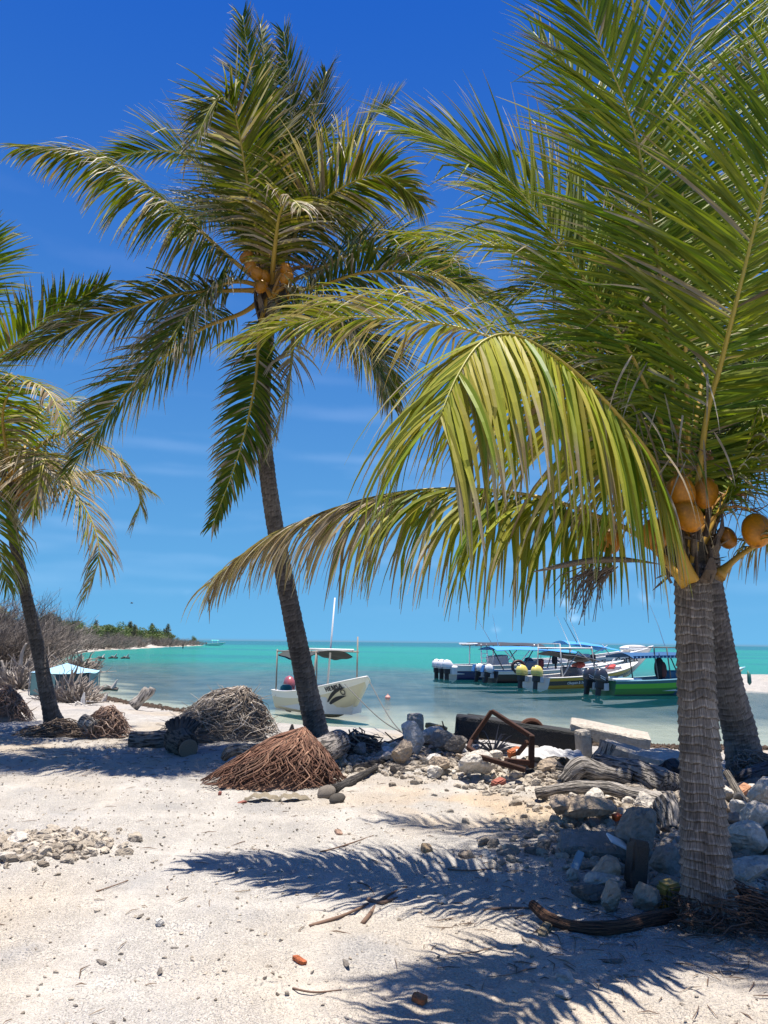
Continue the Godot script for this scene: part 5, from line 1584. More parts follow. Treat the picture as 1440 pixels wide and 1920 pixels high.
func outboard(boat: Node3D, at: Vector3, cowl: Color, low: Color, tilt := 0.0, size := 1.0) -> void:
	# x forward; the motor hangs behind the transom
	var leg := B.new()
	var bas := Basis.from_euler(Vector3(0, 0, -tilt))
	leg.box(at + bas * Vector3(-0.02, -0.12, 0) * size, Vector3(0.3, 0.32, 0.2) * size, bas, low, 0.04)
	leg.box(at + bas * Vector3(-0.04, -0.45, 0) * size, Vector3(0.2, 0.5, 0.11) * size, bas, low, 0.03)
	leg.box(at + bas * Vector3(0.0, -0.72, 0) * size, Vector3(0.42, 0.12, 0.1) * size, bas, low, 0.04)
	leg.box(at + bas * Vector3(0.2, -0.16, 0) * size, Vector3(0.2, 0.26, 0.26) * size, Basis.IDENTITY, Color(0.55, 0.56, 0.58), 0.02)
	var m := part(boat, "outboard_motor", leg, mats.worn_gelcoat)
	var b := B.new()
	var rows := 9
	var k := b.v.size()
	for r in rows + 1:
		var t := float(r) / rows
		var y := lerpf(-0.02, 0.46, t)
		var sx := 0.25 * sqrt(maxf(0.0, 1.0 - pow(t, 5.0))) * lerpf(0.88, 1.0, sin(PI * minf(t * 1.2, 1.0)))
		var sz := 0.17 * sqrt(maxf(0.0, 1.0 - pow(t, 4.0))) * lerpf(0.9, 1.0, sin(PI * minf(t * 1.2, 1.0)))
		for s in 16:
			var g := TAU * s / 16
			var cx := signf(cos(g)) * pow(absf(cos(g)), 0.6)
			var cz := signf(sin(g)) * pow(absf(sin(g)), 0.6)
			b.add(at + bas * (Vector3(cx * sx - 0.05 * t + 0.02, y, cz * sz) * size), cowl)
	for r in rows:
		for s in 16:
			var p := k + r * 16 + s
			var q := k + r * 16 + (s + 1) % 16
			b.i.append_array(PackedInt32Array([p, p + 16, q, q, p + 16, q + 16]))
	part(m, "cowl", b, mats.gelcoat, true)
	var v := B.new()
	v.box(at + bas * Vector3(-0.16, 0.4, 0) * size, Vector3(0.09, 0.025, 0.12) * size, bas, Color(0.04, 0.04, 0.05), 0.01)
	v.box(at + bas * Vector3(-0.02, 0.03, 0) * size, Vector3(0.46, 0.015, 0.325) * size, bas, Color(0.06, 0.06, 0.06), 0.005)
	part(m, "cowl_vent", v, mats.paint)


func frame(boat: Node3D, called: String, segs: Array, r: float, col: Color) -> void:
	var b := B.new()
	for s in segs:
		b.tube([s[0], s[1]], [r, r], 6, col, col)
	part(boat, called, b, mats.paint, true)


func awning(boat: Node3D, from: Vector3, to: Vector3, width: float, sag: float, col: Color, under: Color, fringe := false) -> void:
	# cloth stretched from one bow to the next, with thickness and a hem
	var b := B.new()
	var nu := 14
	var nv := 8
	for side in 2:
		var k := b.v.size()
		for u in nu + 1:
			for v in nv + 1:
				var a := float(u) / nu
				var c := float(v) / nv * 2.0 - 1.0
				var p := from.lerp(to, a)
				p.z += c * width * 0.5
				p.y += -sag * sin(PI * a) * 0.6 - 0.17 * c * c + 0.012 * sin(a * 17.0 + c * 4.0) - 0.015 * side
				b.add(p, col if side == 0 else under)
		for u in nu:
			for v in nv:
				var i0 := k + u * (nv + 1) + v
				b.i.append_array(PackedInt32Array([i0, i0 + 1, i0 + nv + 1, i0 + 1, i0 + nv + 2, i0 + nv + 1]))
	var o := part(boat, "awning", b, mats.canvas, true)
	if fringe:
		var h := B.new()
		for s in [-1.0, 1.0]:
			for u in 26:
				var a := u / 26.0
				var p := from.lerp(to, a) + Vector3(0, -0.1 - 0.6 * sag * sin(PI * a), s * width * 0.5)
				var q := from.lerp(to, (u + 1) / 26.0) + Vector3(0, -0.1 - 0.6 * sag * sin(PI * (u + 1) / 26.0), s * width * 0.5)
				h.quad(p, q, q.lerp(p, 0.25) - Vector3.UP * 0.09, p.lerp(q, 0.25) - Vector3.UP * 0.09, col)
		part(o, "fringe", h, mats.canvas)


func lettering(boat: Node3D, words: String, at: Vector3, height: float, turn: Vector3, m: Material, face := "Droid Sans") -> void:
	var t := TextMesh.new()
	var f := SystemFont.new()
	f.font_names = PackedStringArray([face])
	f.font_weight = 700
	t.font = f
	t.text = words
	t.font_size = 32
	t.pixel_size = height / 24.0
	t.depth = 0.006
	var o := MeshInstance3D.new()
	o.name = "lettering"
	o.mesh = t
	o.material_override = m
	o.position = at
	o.rotation = turn
	boat.add_child(o, true)


func side_at(o: Dictionary, t: float, f: float) -> Array:
	# a point just off the starboard side and the turn that lays lettering flat on it
	var p := hull_point(o, t, f)
	var a := hull_point(o, t + 0.03, f) - hull_point(o, t - 0.03, f)
	var u := hull_point(o, t, f + 0.05) - hull_point(o, t, f - 0.05)
	var n := a.cross(u).normalized()
	var bas := Basis(a.normalized(), n.cross(a.normalized()), n)
	return [p + n * 0.012, bas.get_euler()]


func boats() -> void:
	small_panga()
	navy_boat()
	black_boat()
	yellow_boat()
	white_boat()
	green_boat()
	far_boat()
	# a small buoy off the beach
	var bb := B.new()
	bb.ball(Vector3.ZERO, Vector3(0.09, 0.08, 0.09), Basis.IDENTITY, Color(0.62, 0.3, 0.25))
	bb.tube([Vector3(0, 0.05, 0), Vector3(0, 0.12, 0)], [0.03, 0.02], 8, Color(0.5, 0.25, 0.2), Color(0.5, 0.25, 0.2))
	var bp := Vector3(0.186, -0.3, -25.656)
	solo("mooring_buoy", "small faded pink buoy floating right of the beached boat", "buoy", bb, mats.paint, bp + Vector3(0, 0.03, 0), true)


func small_panga() -> void:
	var t := thing("small_boat", "small cream open boat with HEMSA on its bow, aground at the beach", "boat", Vector3(-2.48, WATER + 0.03, -22.0), deg_to_rad(-60.0))
	var o := {"length": 4.25, "beam": 1.45, "stern": 0.45, "bow": 0.98, "draft": 0.12, "full": 3.4, "flare": 0.8, "stem": 0.86, "open": 0.8, "floor": 0.06, "deck": 0.1, "transom": Color(0.6, 0.6, 0.58),
		"bands": [[0.66, Color(0.62, 0.56, 0.42)], [1.0, Color(0.76, 0.74, 0.7)]], "rail": 0.02, "rail_col": Color(0.7, 0.69, 0.66), "inside": Color(0.62, 0.62, 0.6)}
	build_hull(t, o, "worn_gelcoat")
	var q := side_at(o, 0.82, 0.83)
	lettering(t, "HEMSA", q[0], 0.12, q[1], mats.dark_print)
	# the swoosh emblem on the bow: a tapering blade under an arc
	q = side_at(o, 0.84, 0.42)
	var bas := Basis.from_euler(q[1])
	var blade := B.new()
	var arc := []
	for k in 12:
		var a := k / 11.0
		var top := Vector3(-0.42 + 0.78 * a, 0.02 + 0.17 * sin(a * 2.3) - 0.13 * (1.0 - a), 0.0)
		arc.append(top)
	for k in 11:
		var w0 := 0.04 * sin(PI * k / 11.0) + 0.006
		var w1 := 0.04 * sin(PI * (k + 1) / 11.0) + 0.006
		blade.quad(q[0] + bas * (arc[k] - Vector3(0, w0, 0)), q[0] + bas * (arc[k] + Vector3(0, w0, 0)), q[0] + bas * (arc[k + 1] + Vector3(0, w1, 0)), q[0] + bas * (arc[k + 1] - Vector3(0, w1, 0)))
	for k in 9:
		var a0 := k / 9.0
		var a1 := (k + 1) / 9.0
		var lo0 := Vector3(-0.38 + 0.66 * a0, -0.15 + 0.1 * a0, 0)
		var lo1 := Vector3(-0.38 + 0.66 * a1, -0.15 + 0.1 * a1, 0)
		var th0 := 0.1 * sin(PI * pow(a0, 0.9)) + 0.004
		var th1 := 0.1 * sin(PI * pow(a1, 0.9)) + 0.004
		blade.quad(q[0] + bas * lo0, q[0] + bas * (lo0 + Vector3(0, th0, 0)), q[0] + bas * (lo1 + Vector3(0, th1, 0)), q[0] + bas * lo1)
	for k in 12:
		var g0 := TAU * k / 12.0
		var g1 := TAU * (k + 1) / 12.0
		var ctr := Vector3(0.24, 0.06, 0)
		blade.quad(q[0] + bas * (ctr + Vector3(cos(g0), sin(g0), 0) * 0.05), q[0] + bas * (ctr + Vector3(cos(g0), sin(g0), 0) * 0.075), q[0] + bas * (ctr + Vector3(cos(g1), sin(g1), 0) * 0.075), q[0] + bas * (ctr + Vector3(cos(g1), sin(g1), 0) * 0.05))
	part(t, "emblem", blade, mats.dark_print)
	# awning poles and dark cloth
	var pole := Color(0.28, 0.24, 0.2)
	frame(t, "awning_frame", [[Vector3(0.25, 0.3, 0.6), Vector3(0.25, 1.55, 0.6)], [Vector3(0.25, 0.3, -0.6), Vector3(0.25, 1.5, -0.6)], [Vector3(2.6, 0.4, 0.62), Vector3(2.65, 1.55, 0.55)], [Vector3(2.6, 0.4, -0.62), Vector3(2.65, 1.9, -0.6)], [Vector3(0.25, 1.5, 0.6), Vector3(2.7, 1.52, 0.55)], [Vector3(0.25, 1.5, -0.6), Vector3(2.7, 1.52, -0.6)]], 0.022, pole)
	awning(t, Vector3(0.3, 1.58, 0), Vector3(2.4, 1.56, 0), 1.2, 0.16, Color(0.035, 0.04, 0.04), Color(0.035, 0.04, 0.04))
	frame(t, "white_rail", [[Vector3(2.4, 1.56, -0.62), Vector3(2.4, 1.58, 0.62)]], 0.03, Color(0.75, 0.75, 0.75))
	var mast := B.new()
	mast.tube([Vector3(1.9, 0.1, -0.1), Vector3(2.0, 1.5, -0.15), Vector3(2.1, 2.9, -0.2)], [0.03, 0.026, 0.018], 8, Color(0.55, 0.55, 0.53), Color(0.8, 0.82, 0.83))
	part(t, "mast", mast, mats.paint, true)
	var cons := B.new()
	cons.box(Vector3(1.7, 0.36, 0.1), Vector3(0.4, 0.62, 0.5), Basis.from_euler(Vector3(0, 0, 0.06)), Color(0.56, 0.55, 0.56), 0.05)
	part(t, "console", cons, mats.worn_gelcoat)
	outboard(t, Vector3(-0.25, 0.45, 0.0), Color(0.35, 0.1, 0.12), Color(0.1, 0.1, 0.1), 0.0, 0.8)
	var bin := B.new()
	bin.tube([Vector3(0.35, 0.06, 0.35), Vector3(0.35, 0.3, 0.35), Vector3(0.35, 0.55, 0.35), Vector3(0.35, 0.6, 0.35)], [0.15, 0.17, 0.16, 0.1], 12, Color(0.02, 0.16, 0.15), Color(0.02, 0.16, 0.15))
	var drum := solo("fuel_drum", "dark green drum standing in the stern of the beached boat", "drum", bin, mats.paint, Vector3.ZERO, true)
	drum.transform = t.transform
	# mooring lines
	for e in [[Vector3(3.95, 0.8, 0.42), Vector3(0.495, 0, -12.453)], [Vector3(4.2, 0.86, -0.1), Vector3(0.428, 0.02, -12.217)]]:
		var b := B.new()
		var a: Vector3 = t.transform * e[0]
		var z: Vector3 = e[1]
		z.y = gh(z.x, z.z) + 0.05
		var m := a.lerp(z, 0.6)
		m.y -= 0.12
		var rad := []
		for k in 16:
			rad.append(0.011)
		b.tube(Array(curve([a, m, z], 16)), rad, 5, Color(0.12, 0.12, 0.11), Color(0.12, 0.12, 0.11))
		solo("mooring_line", ["slack dark mooring line from the cream boat's bow, upper of two", "slack dark mooring line from the cream boat's side, lower of two"][0 if e[0].z < 0.0 else 1], "rope", b, mats.twig, Vector3.ZERO, true)


func navy_boat() -> void:
	var t := thing("motor_boat", "navy blue motor boat with white outboards and a black hard top", "boat", Vector3(3.45, WATER, -40.2), deg_to_rad(16.0))
	t.scale = Vector3(1, 0.88, 1)
	var o := {"length": 8.6, "beam": 2.5, "stern": 0.78, "bow": 1.2, "draft": 0.3, "floor": 0.35, "bands": [[0.62, Color(0.012, 0.03, 0.13)], [1.0, Color(0.74, 0.74, 0.74)]], "rail_col": Color(0.74, 0.74, 0.74)}
	build_hull(t, o, "gelcoat")
	for k in 3:
		outboard(t, Vector3(-0.42, 0.62, 0.75 - k * 0.75), Color(0.78, 0.78, 0.79), Color(0.03, 0.03, 0.035), 0.0, 1.08)
	var stern := B.new()
	stern.box(Vector3(0.1, 0.5, 0), Vector3(0.7, 0.5, 2.0), Basis.IDENTITY, Color(0.72, 0.72, 0.72), 0.06)
	part(t, "stern_platform", stern, mats.worn_gelcoat)
	var q := side_at(o, 0.2, 0.38)
	lettering(t, "Tours Mayarito", q[0] + Vector3(0.25, 0, 0), 0.17, q[1], mats.white_print)
	var white := Color(0.75, 0.76, 0.77)
	frame(t, "hard_top_frame", [[Vector3(1.4, 0.7, 0.8), Vector3(1.4, 2.0, 0.75)], [Vector3(1.75, 0.7, 0.8), Vector3(1.7, 2.0, 0.75)], [Vector3(1.4, 0.7, -0.8), Vector3(1.4, 2.0, -0.75)], [Vector3(3.4, 0.8, 0.8), Vector3(2.4, 2.0, 0.75)], [Vector3(3.4, 0.8, -0.8), Vector3(2.4, 2.0, -0.75)], [Vector3(3.4, 0.8, 0.8), Vector3(4.4, 2.0, 0.75)], [Vector3(3.4, 0.8, -0.8), Vector3(4.4, 2.0, -0.75)], [Vector3(2.2, 0.8, 0.4), Vector3(2.2, 2.0, 0.5)]], 0.03, white)
	for k in 4:
		var r := B.new()
		r.tube([Vector3(1.4, 0.95 + k * 0.26, 0.79), Vector3(1.74, 0.95 + k * 0.26, 0.79)], [0.022, 0.022], 6, white, white)
		part(t, "ladder_rung", r, mats.paint)
	awning(t, Vector3(1.0, 2.08, 0), Vector3(4.9, 2.06, 0), 2.0, -0.06, Color(0.03, 0.035, 0.05), Color(0.03, 0.035, 0.05))
	var rail := B.new()
	rail.box(Vector3(1.0, 2.0, 0), Vector3(0.3, 0.1, 1.9), Basis.IDENTITY, white, 0.03)
	part(t, "rod_rack", rail, mats.paint)
	var c := B.new()
	c.box(Vector3(2.65, 0.85, 0), Vector3(0.9, 1.0, 0.9), Basis.from_euler(Vector3(0, 0, 0.1)), Color(0.42, 0.43, 0.45), 0.06)
	part(t, "console", c, mats.worn_gelcoat)
	var a := B.new()
	a.tube([Vector3(2.2, 2.1, 0.2), Vector3(1.7, 3.0, 0.2), Vector3(1.1, 4.1, 0.2)], [0.018, 0.014, 0.008], 5, white, white)
	part(t, "antenna", a, mats.paint)


func black_boat() -> void:
	var t := thing("motor_boat", "black hulled motor boat with blue white outboards under a bright blue awning", "boat", Vector3(5.05, WATER, -37.2), deg_to_rad(18.0))
	t.scale = Vector3(1, 0.88, 1)
	var o := {"length": 7.4, "beam": 2.2, "stern": 0.6, "bow": 1.15, "draft": 0.25, "floor": 0.3, "bands": [[0.75, Color(0.012, 0.014, 0.02)], [1.0, Color(0.72, 0.72, 0.72)]], "transom": Color(0.03, 0.03, 0.035)}
	build_hull(t, o, "gelcoat")
	for k in 2:
		outboard(t, Vector3(-0.3, 0.55, 0.5 - k * 1.0), Color(0.7, 0.73, 0.76), Color(0.02, 0.02, 0.025), 0.25, 0.95)
		var b := B.new()
		b.box(Vector3(-0.58, 0.72, 0.5 - k * 1.0), Vector3(0.06, 0.38, 0.3), Basis.from_euler(Vector3(0, 0, -0.25)), Color(0.03, 0.13, 0.36), 0.02)
		part(t, "blue_cowl_panel", b, mats.gelcoat)
	var dark := Color(0.1, 0.1, 0.11)
	frame(t, "awning_frame", [[Vector3(1.2, 0.6, 0.9), Vector3(0.6, 1.75, 0.85)], [Vector3(1.2, 0.6, 0.9), Vector3(1.9, 1.78, 0.85)], [Vector3(1.2, 0.6, -0.9), Vector3(0.6, 1.75, -0.85)], [Vector3(3.6, 0.7, 0.9), Vector3(2.6, 1.78, 0.85)], [Vector3(3.6, 0.7, 0.9), Vector3(3.9, 1.72, 0.85)], [Vector3(3.6, 0.7, -0.9), Vector3(3.9, 1.72, -0.85)]], 0.026, dark)
	awning(t, Vector3(-0.1, 1.86, 0), Vector3(4.2, 1.74, 0), 2.0, -0.14, Color(0.05, 0.25, 0.62), Color(0.05, 0.25, 0.62))
	var ring := B.new()
	var pts := []
	var rad := []
	for k in 17:
		var g := TAU * k / 16.0
		pts.append(Vector3(1.0 + 0.3 * cos(g), 0.85 + 0.3 * sin(g), 0.98))
		rad.append(0.075)
	ring.tube(pts, rad, 8, Color(0.1, 0.03, 0.03), Color(0.03, 0.03, 0.03))
	part(t, "tyre_fender", ring, mats.worn_gelcoat, true)
	var c := B.new()
	c.box(Vector3(2.2, 0.7, 0), Vector3(0.7, 0.8, 0.8), Basis.IDENTITY, Color(0.3, 0.31, 0.33), 0.06)
	part(t, "console", c, mats.worn_gelcoat)
	var j := B.new()
	for q in [[Vector3(2.3, 1.05, 0.8), Color(0.16, 0.03, 0.03)], [Vector3(3.0, 1.2, 0.85), Color(0.015, 0.015, 0.018)], [Vector3(5.2, 1.3, 0.7), Color(0.015, 0.015, 0.018)]]:
		j = B.new()
		j.box(q[0], Vector3(0.28, 0.42, 0.14), Basis.IDENTITY, q[1], 0.05)
		j.box(q[0] + Vector3(0.05, -0.32, 0), Vector3(0.1, 0.3, 0.08), Basis.IDENTITY, q[1], 0.03)
		j.tube([q[0] + Vector3(0, 0.15, 0), q[0] + Vector3(0, 0.5, 0)], [0.012, 0.012], 4, q[1], q[1])
		var o2 := solo("hanging_jacket", ["dark red jacket hanging in the black boat", "black jacket hanging under the blue awning", "black jacket hanging further forward beside the white tower"][int(q[0].x > 2.5) + int(q[0].x > 4.0)], "jacket", j, mats.canvas)
		o2.transform = t.transform
	var a := B.new()
	a.tube([Vector3(0.6, 1.8, -0.2), Vector3(0.45, 2.7, -0.2), Vector3(0.3, 3.6, -0.2)], [0.016, 0.012, 0.007], 5, Color(0.7, 0.7, 0.7), Color(0.7, 0.7, 0.7))
	part(t, "antenna", a, mats.paint)


func yellow_boat() -> void:
	var t := thing("motor_boat", "yellow and black open boat with two yellow outboards and a white tower", "boat", Vector3(6.3, WATER, -32.6), deg_to_rad(36.0))
	t.scale = Vector3(1, 0.88, 1)
	var o := {"length": 6.9, "beam": 1.9, "stern": 0.5, "bow": 1.15, "draft": 0.25, "floor": 0.2, "bands": [[0.32, Color(0.5, 0.3, 0.02)], [0.7, Color(0.016, 0.018, 0.024)], [1.0, Color(0.62, 0.36, 0.03)]], "rail_col": Color(0.72, 0.7, 0.66), "transom": Color(0.72, 0.7, 0.66)}
	build_hull(t, o, "gelcoat")
	for k in 2:
		outboard(t, Vector3(-0.34, 0.6, 0.42 - k * 0.84), Color(0.76, 0.62, 0.16), Color(0.03, 0.03, 0.035), 0.12, 1.05)
	var q := side_at(o, 0.24, 0.5)
	lettering(t, "Chayan & Son", q[0], 0.13, q[1], mats.white_print)
	q = side_at(o, 0.52, 0.5)
	lettering(t, "BC", q[0], 0.14, q[1], mats.white_print)
	var white := Color(0.72, 0.73, 0.74)
	var gr := Color(0.35, 0.36, 0.37)
	frame(t, "tower", [[Vector3(0.9, 0.5, 0.7), Vector3(0.9, 2.05, 0.6)], [Vector3(0.9, 0.5, -0.7), Vector3(0.9, 2.05, -0.6)], [Vector3(3.0, 0.6, 0.7), Vector3(2.9, 1.95, 0.6)], [Vector3(3.0, 0.6, -0.7), Vector3(2.9, 1.95, -0.6)], [Vector3(0.9, 1.8, 0.6), Vector3(2.9, 1.85, 0.6)], [Vector3(0.9, 1.8, -0.6), Vector3(2.9, 1.85, -0.6)], [Vector3(0.9, 2.05, 0.6), Vector3(0.9, 2.05, -0.6)], [Vector3(0.9, 0.55, 0.7), Vector3(2.0, 1.7, 0.62)], [Vector3(2.0, 1.7, 0.62), Vector3(3.6, 0.7, 0.75)], [Vector3(3.4, 0.7, 0.75), Vector3(4.3, 1.35, 0.7)]], 0.026, gr)
	var top := B.new()
	top.box(Vector3(1.9, 1.86, 0), Vector3(2.1, 0.05, 1.3), Basis.IDENTITY, white, 0.02)
	part(t, "tower_deck", top, mats.paint)
	awning(t, Vector3(0.95, 1.72, 0), Vector3(3.9, 1.25, 0), 1.5, -0.12, Color(0.055, 0.06, 0.07), Color(0.055, 0.06, 0.07))
	var c := B.new()
	c.box(Vector3(2.1, 0.6, 0), Vector3(0.5, 0.7, 0.6), Basis.IDENTITY, Color(0.08, 0.08, 0.09), 0.05)
	c.box(Vector3(2.5, 0.7, 0.1), Vector3(0.08, 0.45, 0.7), Basis.from_euler(Vector3(0, 0, 0.5)), Color(0.5, 0.52, 0.56), 0.02)
	part(t, "console", c, mats.worn_gelcoat)
	for e in [[Vector3(2.6, 1.9, 0.3), Vector3(1.7, 3.7, 0.3), white, 0.016], [Vector3(2.5, 1.9, -0.2), Vector3(1.55, 3.6, -0.2), white, 0.014], [Vector3(2.1, 2.1, 0.5), Vector3(1.3, 3.3, 0.5), Color(0.03, 0.09, 0.16), 0.02]]:
		var a := B.new()
		a.tube([e[0], e[1]], [e[3], e[3] * 0.5], 5, e[2], e[2])
		part(t, "antenna", a, mats.paint)
	for e in [[Vector3(4.6, 0.86, 0.15), Vector3(0.5, 0.14, 0.3), Color(0.35, 0.05, 0.05), "heap of red life jackets on the yellow boat's foredeck"], [Vector3(3.9, 0.72, 0.1), Vector3(0.5, 0.1, 0.3), Color(0.6, 0.5, 0.48), "pale folded cloth on the yellow boat's foredeck"]]:
		var b := B.new()
		for k in 5:
			b.ball(e[0] + Vector3(rng.randf_range(-0.3, 0.3), rng.randf_range(0, 0.1), rng.randf_range(-0.15, 0.15)), e[1] * rng.randf_range(0.35, 0.6), Basis.from_euler(Vector3(0, rng.randf(), rng.randf() * 0.4)), e[2] * rng.randf_range(0.7, 1.3), 6, 9)
		var s := solo("deck_gear", e[3], "gear", b, mats.canvas, Vector3.ZERO, true)
		s.transform = t.transform
	var r := B.new()
	r.ball(Vector3(3.3, 1.02, -0.4), Vector3(0.3, 0.16, 0.2), Basis.IDENTITY, Color(0.75, 0.15, 0.12), 7, 10)
	r.ball(Vector3(3.05, 0.98, -0.45), Vector3(0.18, 0.14, 0.16), Basis.IDENTITY, Color(0.7, 0.2, 0.15), 7, 10)
	var ro := solo("red_bundle", "bright red bundle lying behind the yellow boat's tower leg", "bundle", r, mats.canvas, Vector3.ZERO, true)
	ro.transform = t.transform


func white_boat() -> void:
	var t := thing("motor_boat", "white motor boat with Miss Gorett in script on its bow", "boat", Vector3(8.1, WATER, -42.0), deg_to_rad(14.0))
	var o := {"length": 7.2, "beam": 2.3, "stern": 1.0, "bow": 1.75, "draft": 0.3, "floor": 0.6, "bands": [[0.5, Color(0.66, 0.66, 0.63)], [1.0, Color(0.76, 0.76, 0.75)]], "full": 2.8}
	build_hull(t, o, "gelcoat")
	var q := side_at(o, 0.62, 0.72)
	lettering(t, "Miss Gorett", q[0], 0.36, q[1], mats.dark_print, "Droid Serif")
	frame(t, "awning_frame", [[Vector3(2.0, 0.8, 0.9), Vector3(1.6, 1.9, 0.85)], [Vector3(2.0, 0.8, 0.9), Vector3(3.9, 1.75, 0.8)], [Vector3(4.2, 1.0, 0.85), Vector3(3.6, 1.8, 0.8)], [Vector3(2.0, 0.8, -0.9), Vector3(1.6, 1.9, -0.85)], [Vector3(4.2, 1.0, -0.85), Vector3(3.6, 1.8, -0.8)]], 0.025, Color(0.4, 0.41, 0.42))
	awning(t, Vector3(1.5, 1.98, 0), Vector3(4.6, 1.6, 0), 2.0, -0.16, Color(0.05, 0.26, 0.66), Color(0.05, 0.26, 0.66))
	var c := B.new()
	c.box(Vector3(2.7, 0.9, 0), Vector3(0.8, 0.8, 0.9), Basis.IDENTITY, Color(0.6, 0.6, 0.6), 0.06)
	part(t, "console", c, mats.worn_gelcoat)
	var b := B.new()
	b.ball(Vector3(6.0, 1.6, 0), Vector3(0.9, 0.2, 0.5), Basis.IDENTITY, Color(0.74, 0.74, 0.73), 8, 14)
	part(t, "fore_hatch", b, mats.gelcoat, true)
	outboard(t, Vector3(-0.3, 0.6, 0), Color(0.05, 0.05, 0.06), Color(0.03, 0.03, 0.035), 0.0, 1.1)


func green_boat() -> void:
	var t := thing("motor_boat", "bright green open boat with a fringed blue awning and two dark outboards", "boat", Vector3(8.05, WATER, -28.9), deg_to_rad(19.0))
	var o := {"length": 6.6, "beam": 1.9, "stern": 0.52, "bow": 0.98, "draft": 0.2, "floor": 0.16, "bands": [[0.12, Color(0.01, 0.07, 0.07)], [0.5, Color(0.02, 0.19, 0.03)], [0.8, Color(0.09, 0.42, 0.03)], [1.0, Color(0.02, 0.12, 0.17)]], "rail_col": Color(0.2, 0.42, 0.5), "transom": Color(0.02, 0.14, 0.06), "inside": Color(0.5, 0.58, 0.6), "open": 0.84}  # lower green band darker: shade under the flare painted into the hull
	build_hull(t, o, "gelcoat")
	for k in 2:
		outboard(t, Vector3(-0.32, 0.5, 0.36 - k * 0.72), Color(0.03, 0.034, 0.045), Color(0.018, 0.018, 0.022), 0.2, 1.02)
		for s in 2:
			var st := B.new()
			st.box(Vector3(-0.34, 0.66 - s * 0.07, 0.36 - k * 0.72 + 0.182), Vector3(0.22, 0.025, 0.008), Basis.from_euler(Vector3(0, 0, -0.45)), Color(0.75, 0.75, 0.78))
			part(t, "cowl_stripe", st, mats.paint)
	var sd := side_at(o, 0.42, 0.5)
	var band := B.new()
	for k in 6:
		var f0 := 0.02 + 0.16 * k
		var p := hull_point(o, 0.40 + 0.02 * k / 6.0, f0)
		var p1 := hull_point(o, 0.45 + 0.02 * k / 6.0, f0)
		var r := hull_point(o, 0.40 + 0.02 * (k + 1) / 6.0, f0 + 0.16)
		var r1 := hull_point(o, 0.45 + 0.02 * (k + 1) / 6.0, f0 + 0.16)
		var off := Vector3(0, 0, 0.012)
		band.quad(p + off, r + off, r1 + off, p1 + off, Color(0.015, 0.08, 0.13))
	part(t, "dark_stripe", band, mats.gelcoat)
	var white := B.new()
	white.box(Vector3(0.55, 0.56, 0.72), Vector3(1.1, 0.1, 0.3), Basis.IDENTITY, Color(0.72, 0.74, 0.74), 0.03)
	white.box(Vector3(0.55, 0.56, -0.72), Vector3(1.1, 0.1, 0.3), Basis.IDENTITY, Color(0.72, 0.74, 0.74), 0.03)
	part(t, "stern_box", white, mats.worn_gelcoat)
	var gr := Color(0.1, 0.105, 0.11)
	frame(t, "awning_frame", [[Vector3(1.9, 0.4, 0.75), Vector3(1.75, 1.5, 0.75)], [Vector3(1.9, 0.4, -0.75), Vector3(1.75, 1.5, -0.75)], [Vector3(2.45, 0.4, 0.75), Vector3(2.3, 1.75, 0.75)], [Vector3(3.15, 0.4, 0.75), Vector3(3.15, 1.5, 0.75)], [Vector3(3.15, 0.4, -0.75), Vector3(3.15, 1.5, -0.75)], [Vector3(4.1, 0.45, 0.75), Vector3(3.6, 1.5, 0.75)], [Vector3(4.1, 0.45, -0.75), Vector3(3.6, 1.5, -0.75)], [Vector3(4.6, 0.5, 0.72), Vector3(4.9, 1.5, 0.75)], [Vector3(1.75, 1.72, 0.75), Vector3(3.6, 1.72, 0.75)], [Vector3(1.75, 1.72, -0.75), Vector3(3.6, 1.72, -0.75)], [Vector3(1.75, 1.5, 0.75), Vector3(1.75, 1.72, 0.75)], [Vector3(3.6, 1.5, 0.75), Vector3(3.6, 1.72, 0.75)], [Vector3(2.7, 0.95, 0.75), Vector3(3.9, 0.95, 0.75)]], 0.024, gr)
	awning(t, Vector3(0.75, 1.5, 0), Vector3(5.0, 1.52, 0), 1.7, -0.05, Color(0.012, 0.08, 0.2), Color(0.012, 0.08, 0.2), true)
	var a := B.new()
	a.tube([Vector3(2.6, 1.75, 0.3), Vector3(2.35, 2.5, 0.3), Vector3(2.0, 3.3, 0.3)], [0.015, 0.012, 0.007], 5, Color(0.75, 0.76, 0.77), Color(0.75, 0.76, 0.77))
	part(t, "antenna", a, mats.paint)
	var c := B.new()
	c.box(Vector3(2.9, 0.62, 0.2), Vector3(0.75, 0.5, 0.6), Basis.IDENTITY, Color(0.02, 0.13, 0.24), 0.05)
	part(t, "console", c, mats.worn_gelcoat)
	var j := B.new()
	j.ball(Vector3(2.1, 0.95, 0.55), Vector3(0.2, 0.42, 0.16), Basis.IDENTITY, Color(0.014, 0.014, 0.018), 8, 10)
	j.ball(Vector3(2.2, 0.9, 0.66), Vector3(0.12, 0.3, 0.1), Basis.IDENTITY, Color(0.09, 0.03, 0.03), 8, 10)
	j.tube([Vector3(2.05, 1.2, 0.6), Vector3(2.0, 1.5, 0.7)], [0.02, 0.015], 5, Color(0.02, 0.02, 0.02), Color(0.02, 0.02, 0.02))
	var jo := solo("hanging_jacket", "dark clothes hanging from the green boat's awning frame", "clothes", j, mats.canvas, Vector3.ZERO, true)
	jo.transform = t.transform
	var fender := B.new()
	fender.tube([Vector3(6.62, 0.86, 0.1), Vector3(6.64, 0.7, 0.14), Vector3(6.64, 0.4, 0.14), Vector3(6.64, 0.3, 0.14)], [0.01, 0.07, 0.08, 0.02], 8, Color(0.05, 0.16, 0.13), Color(0.12, 0.26, 0.2))
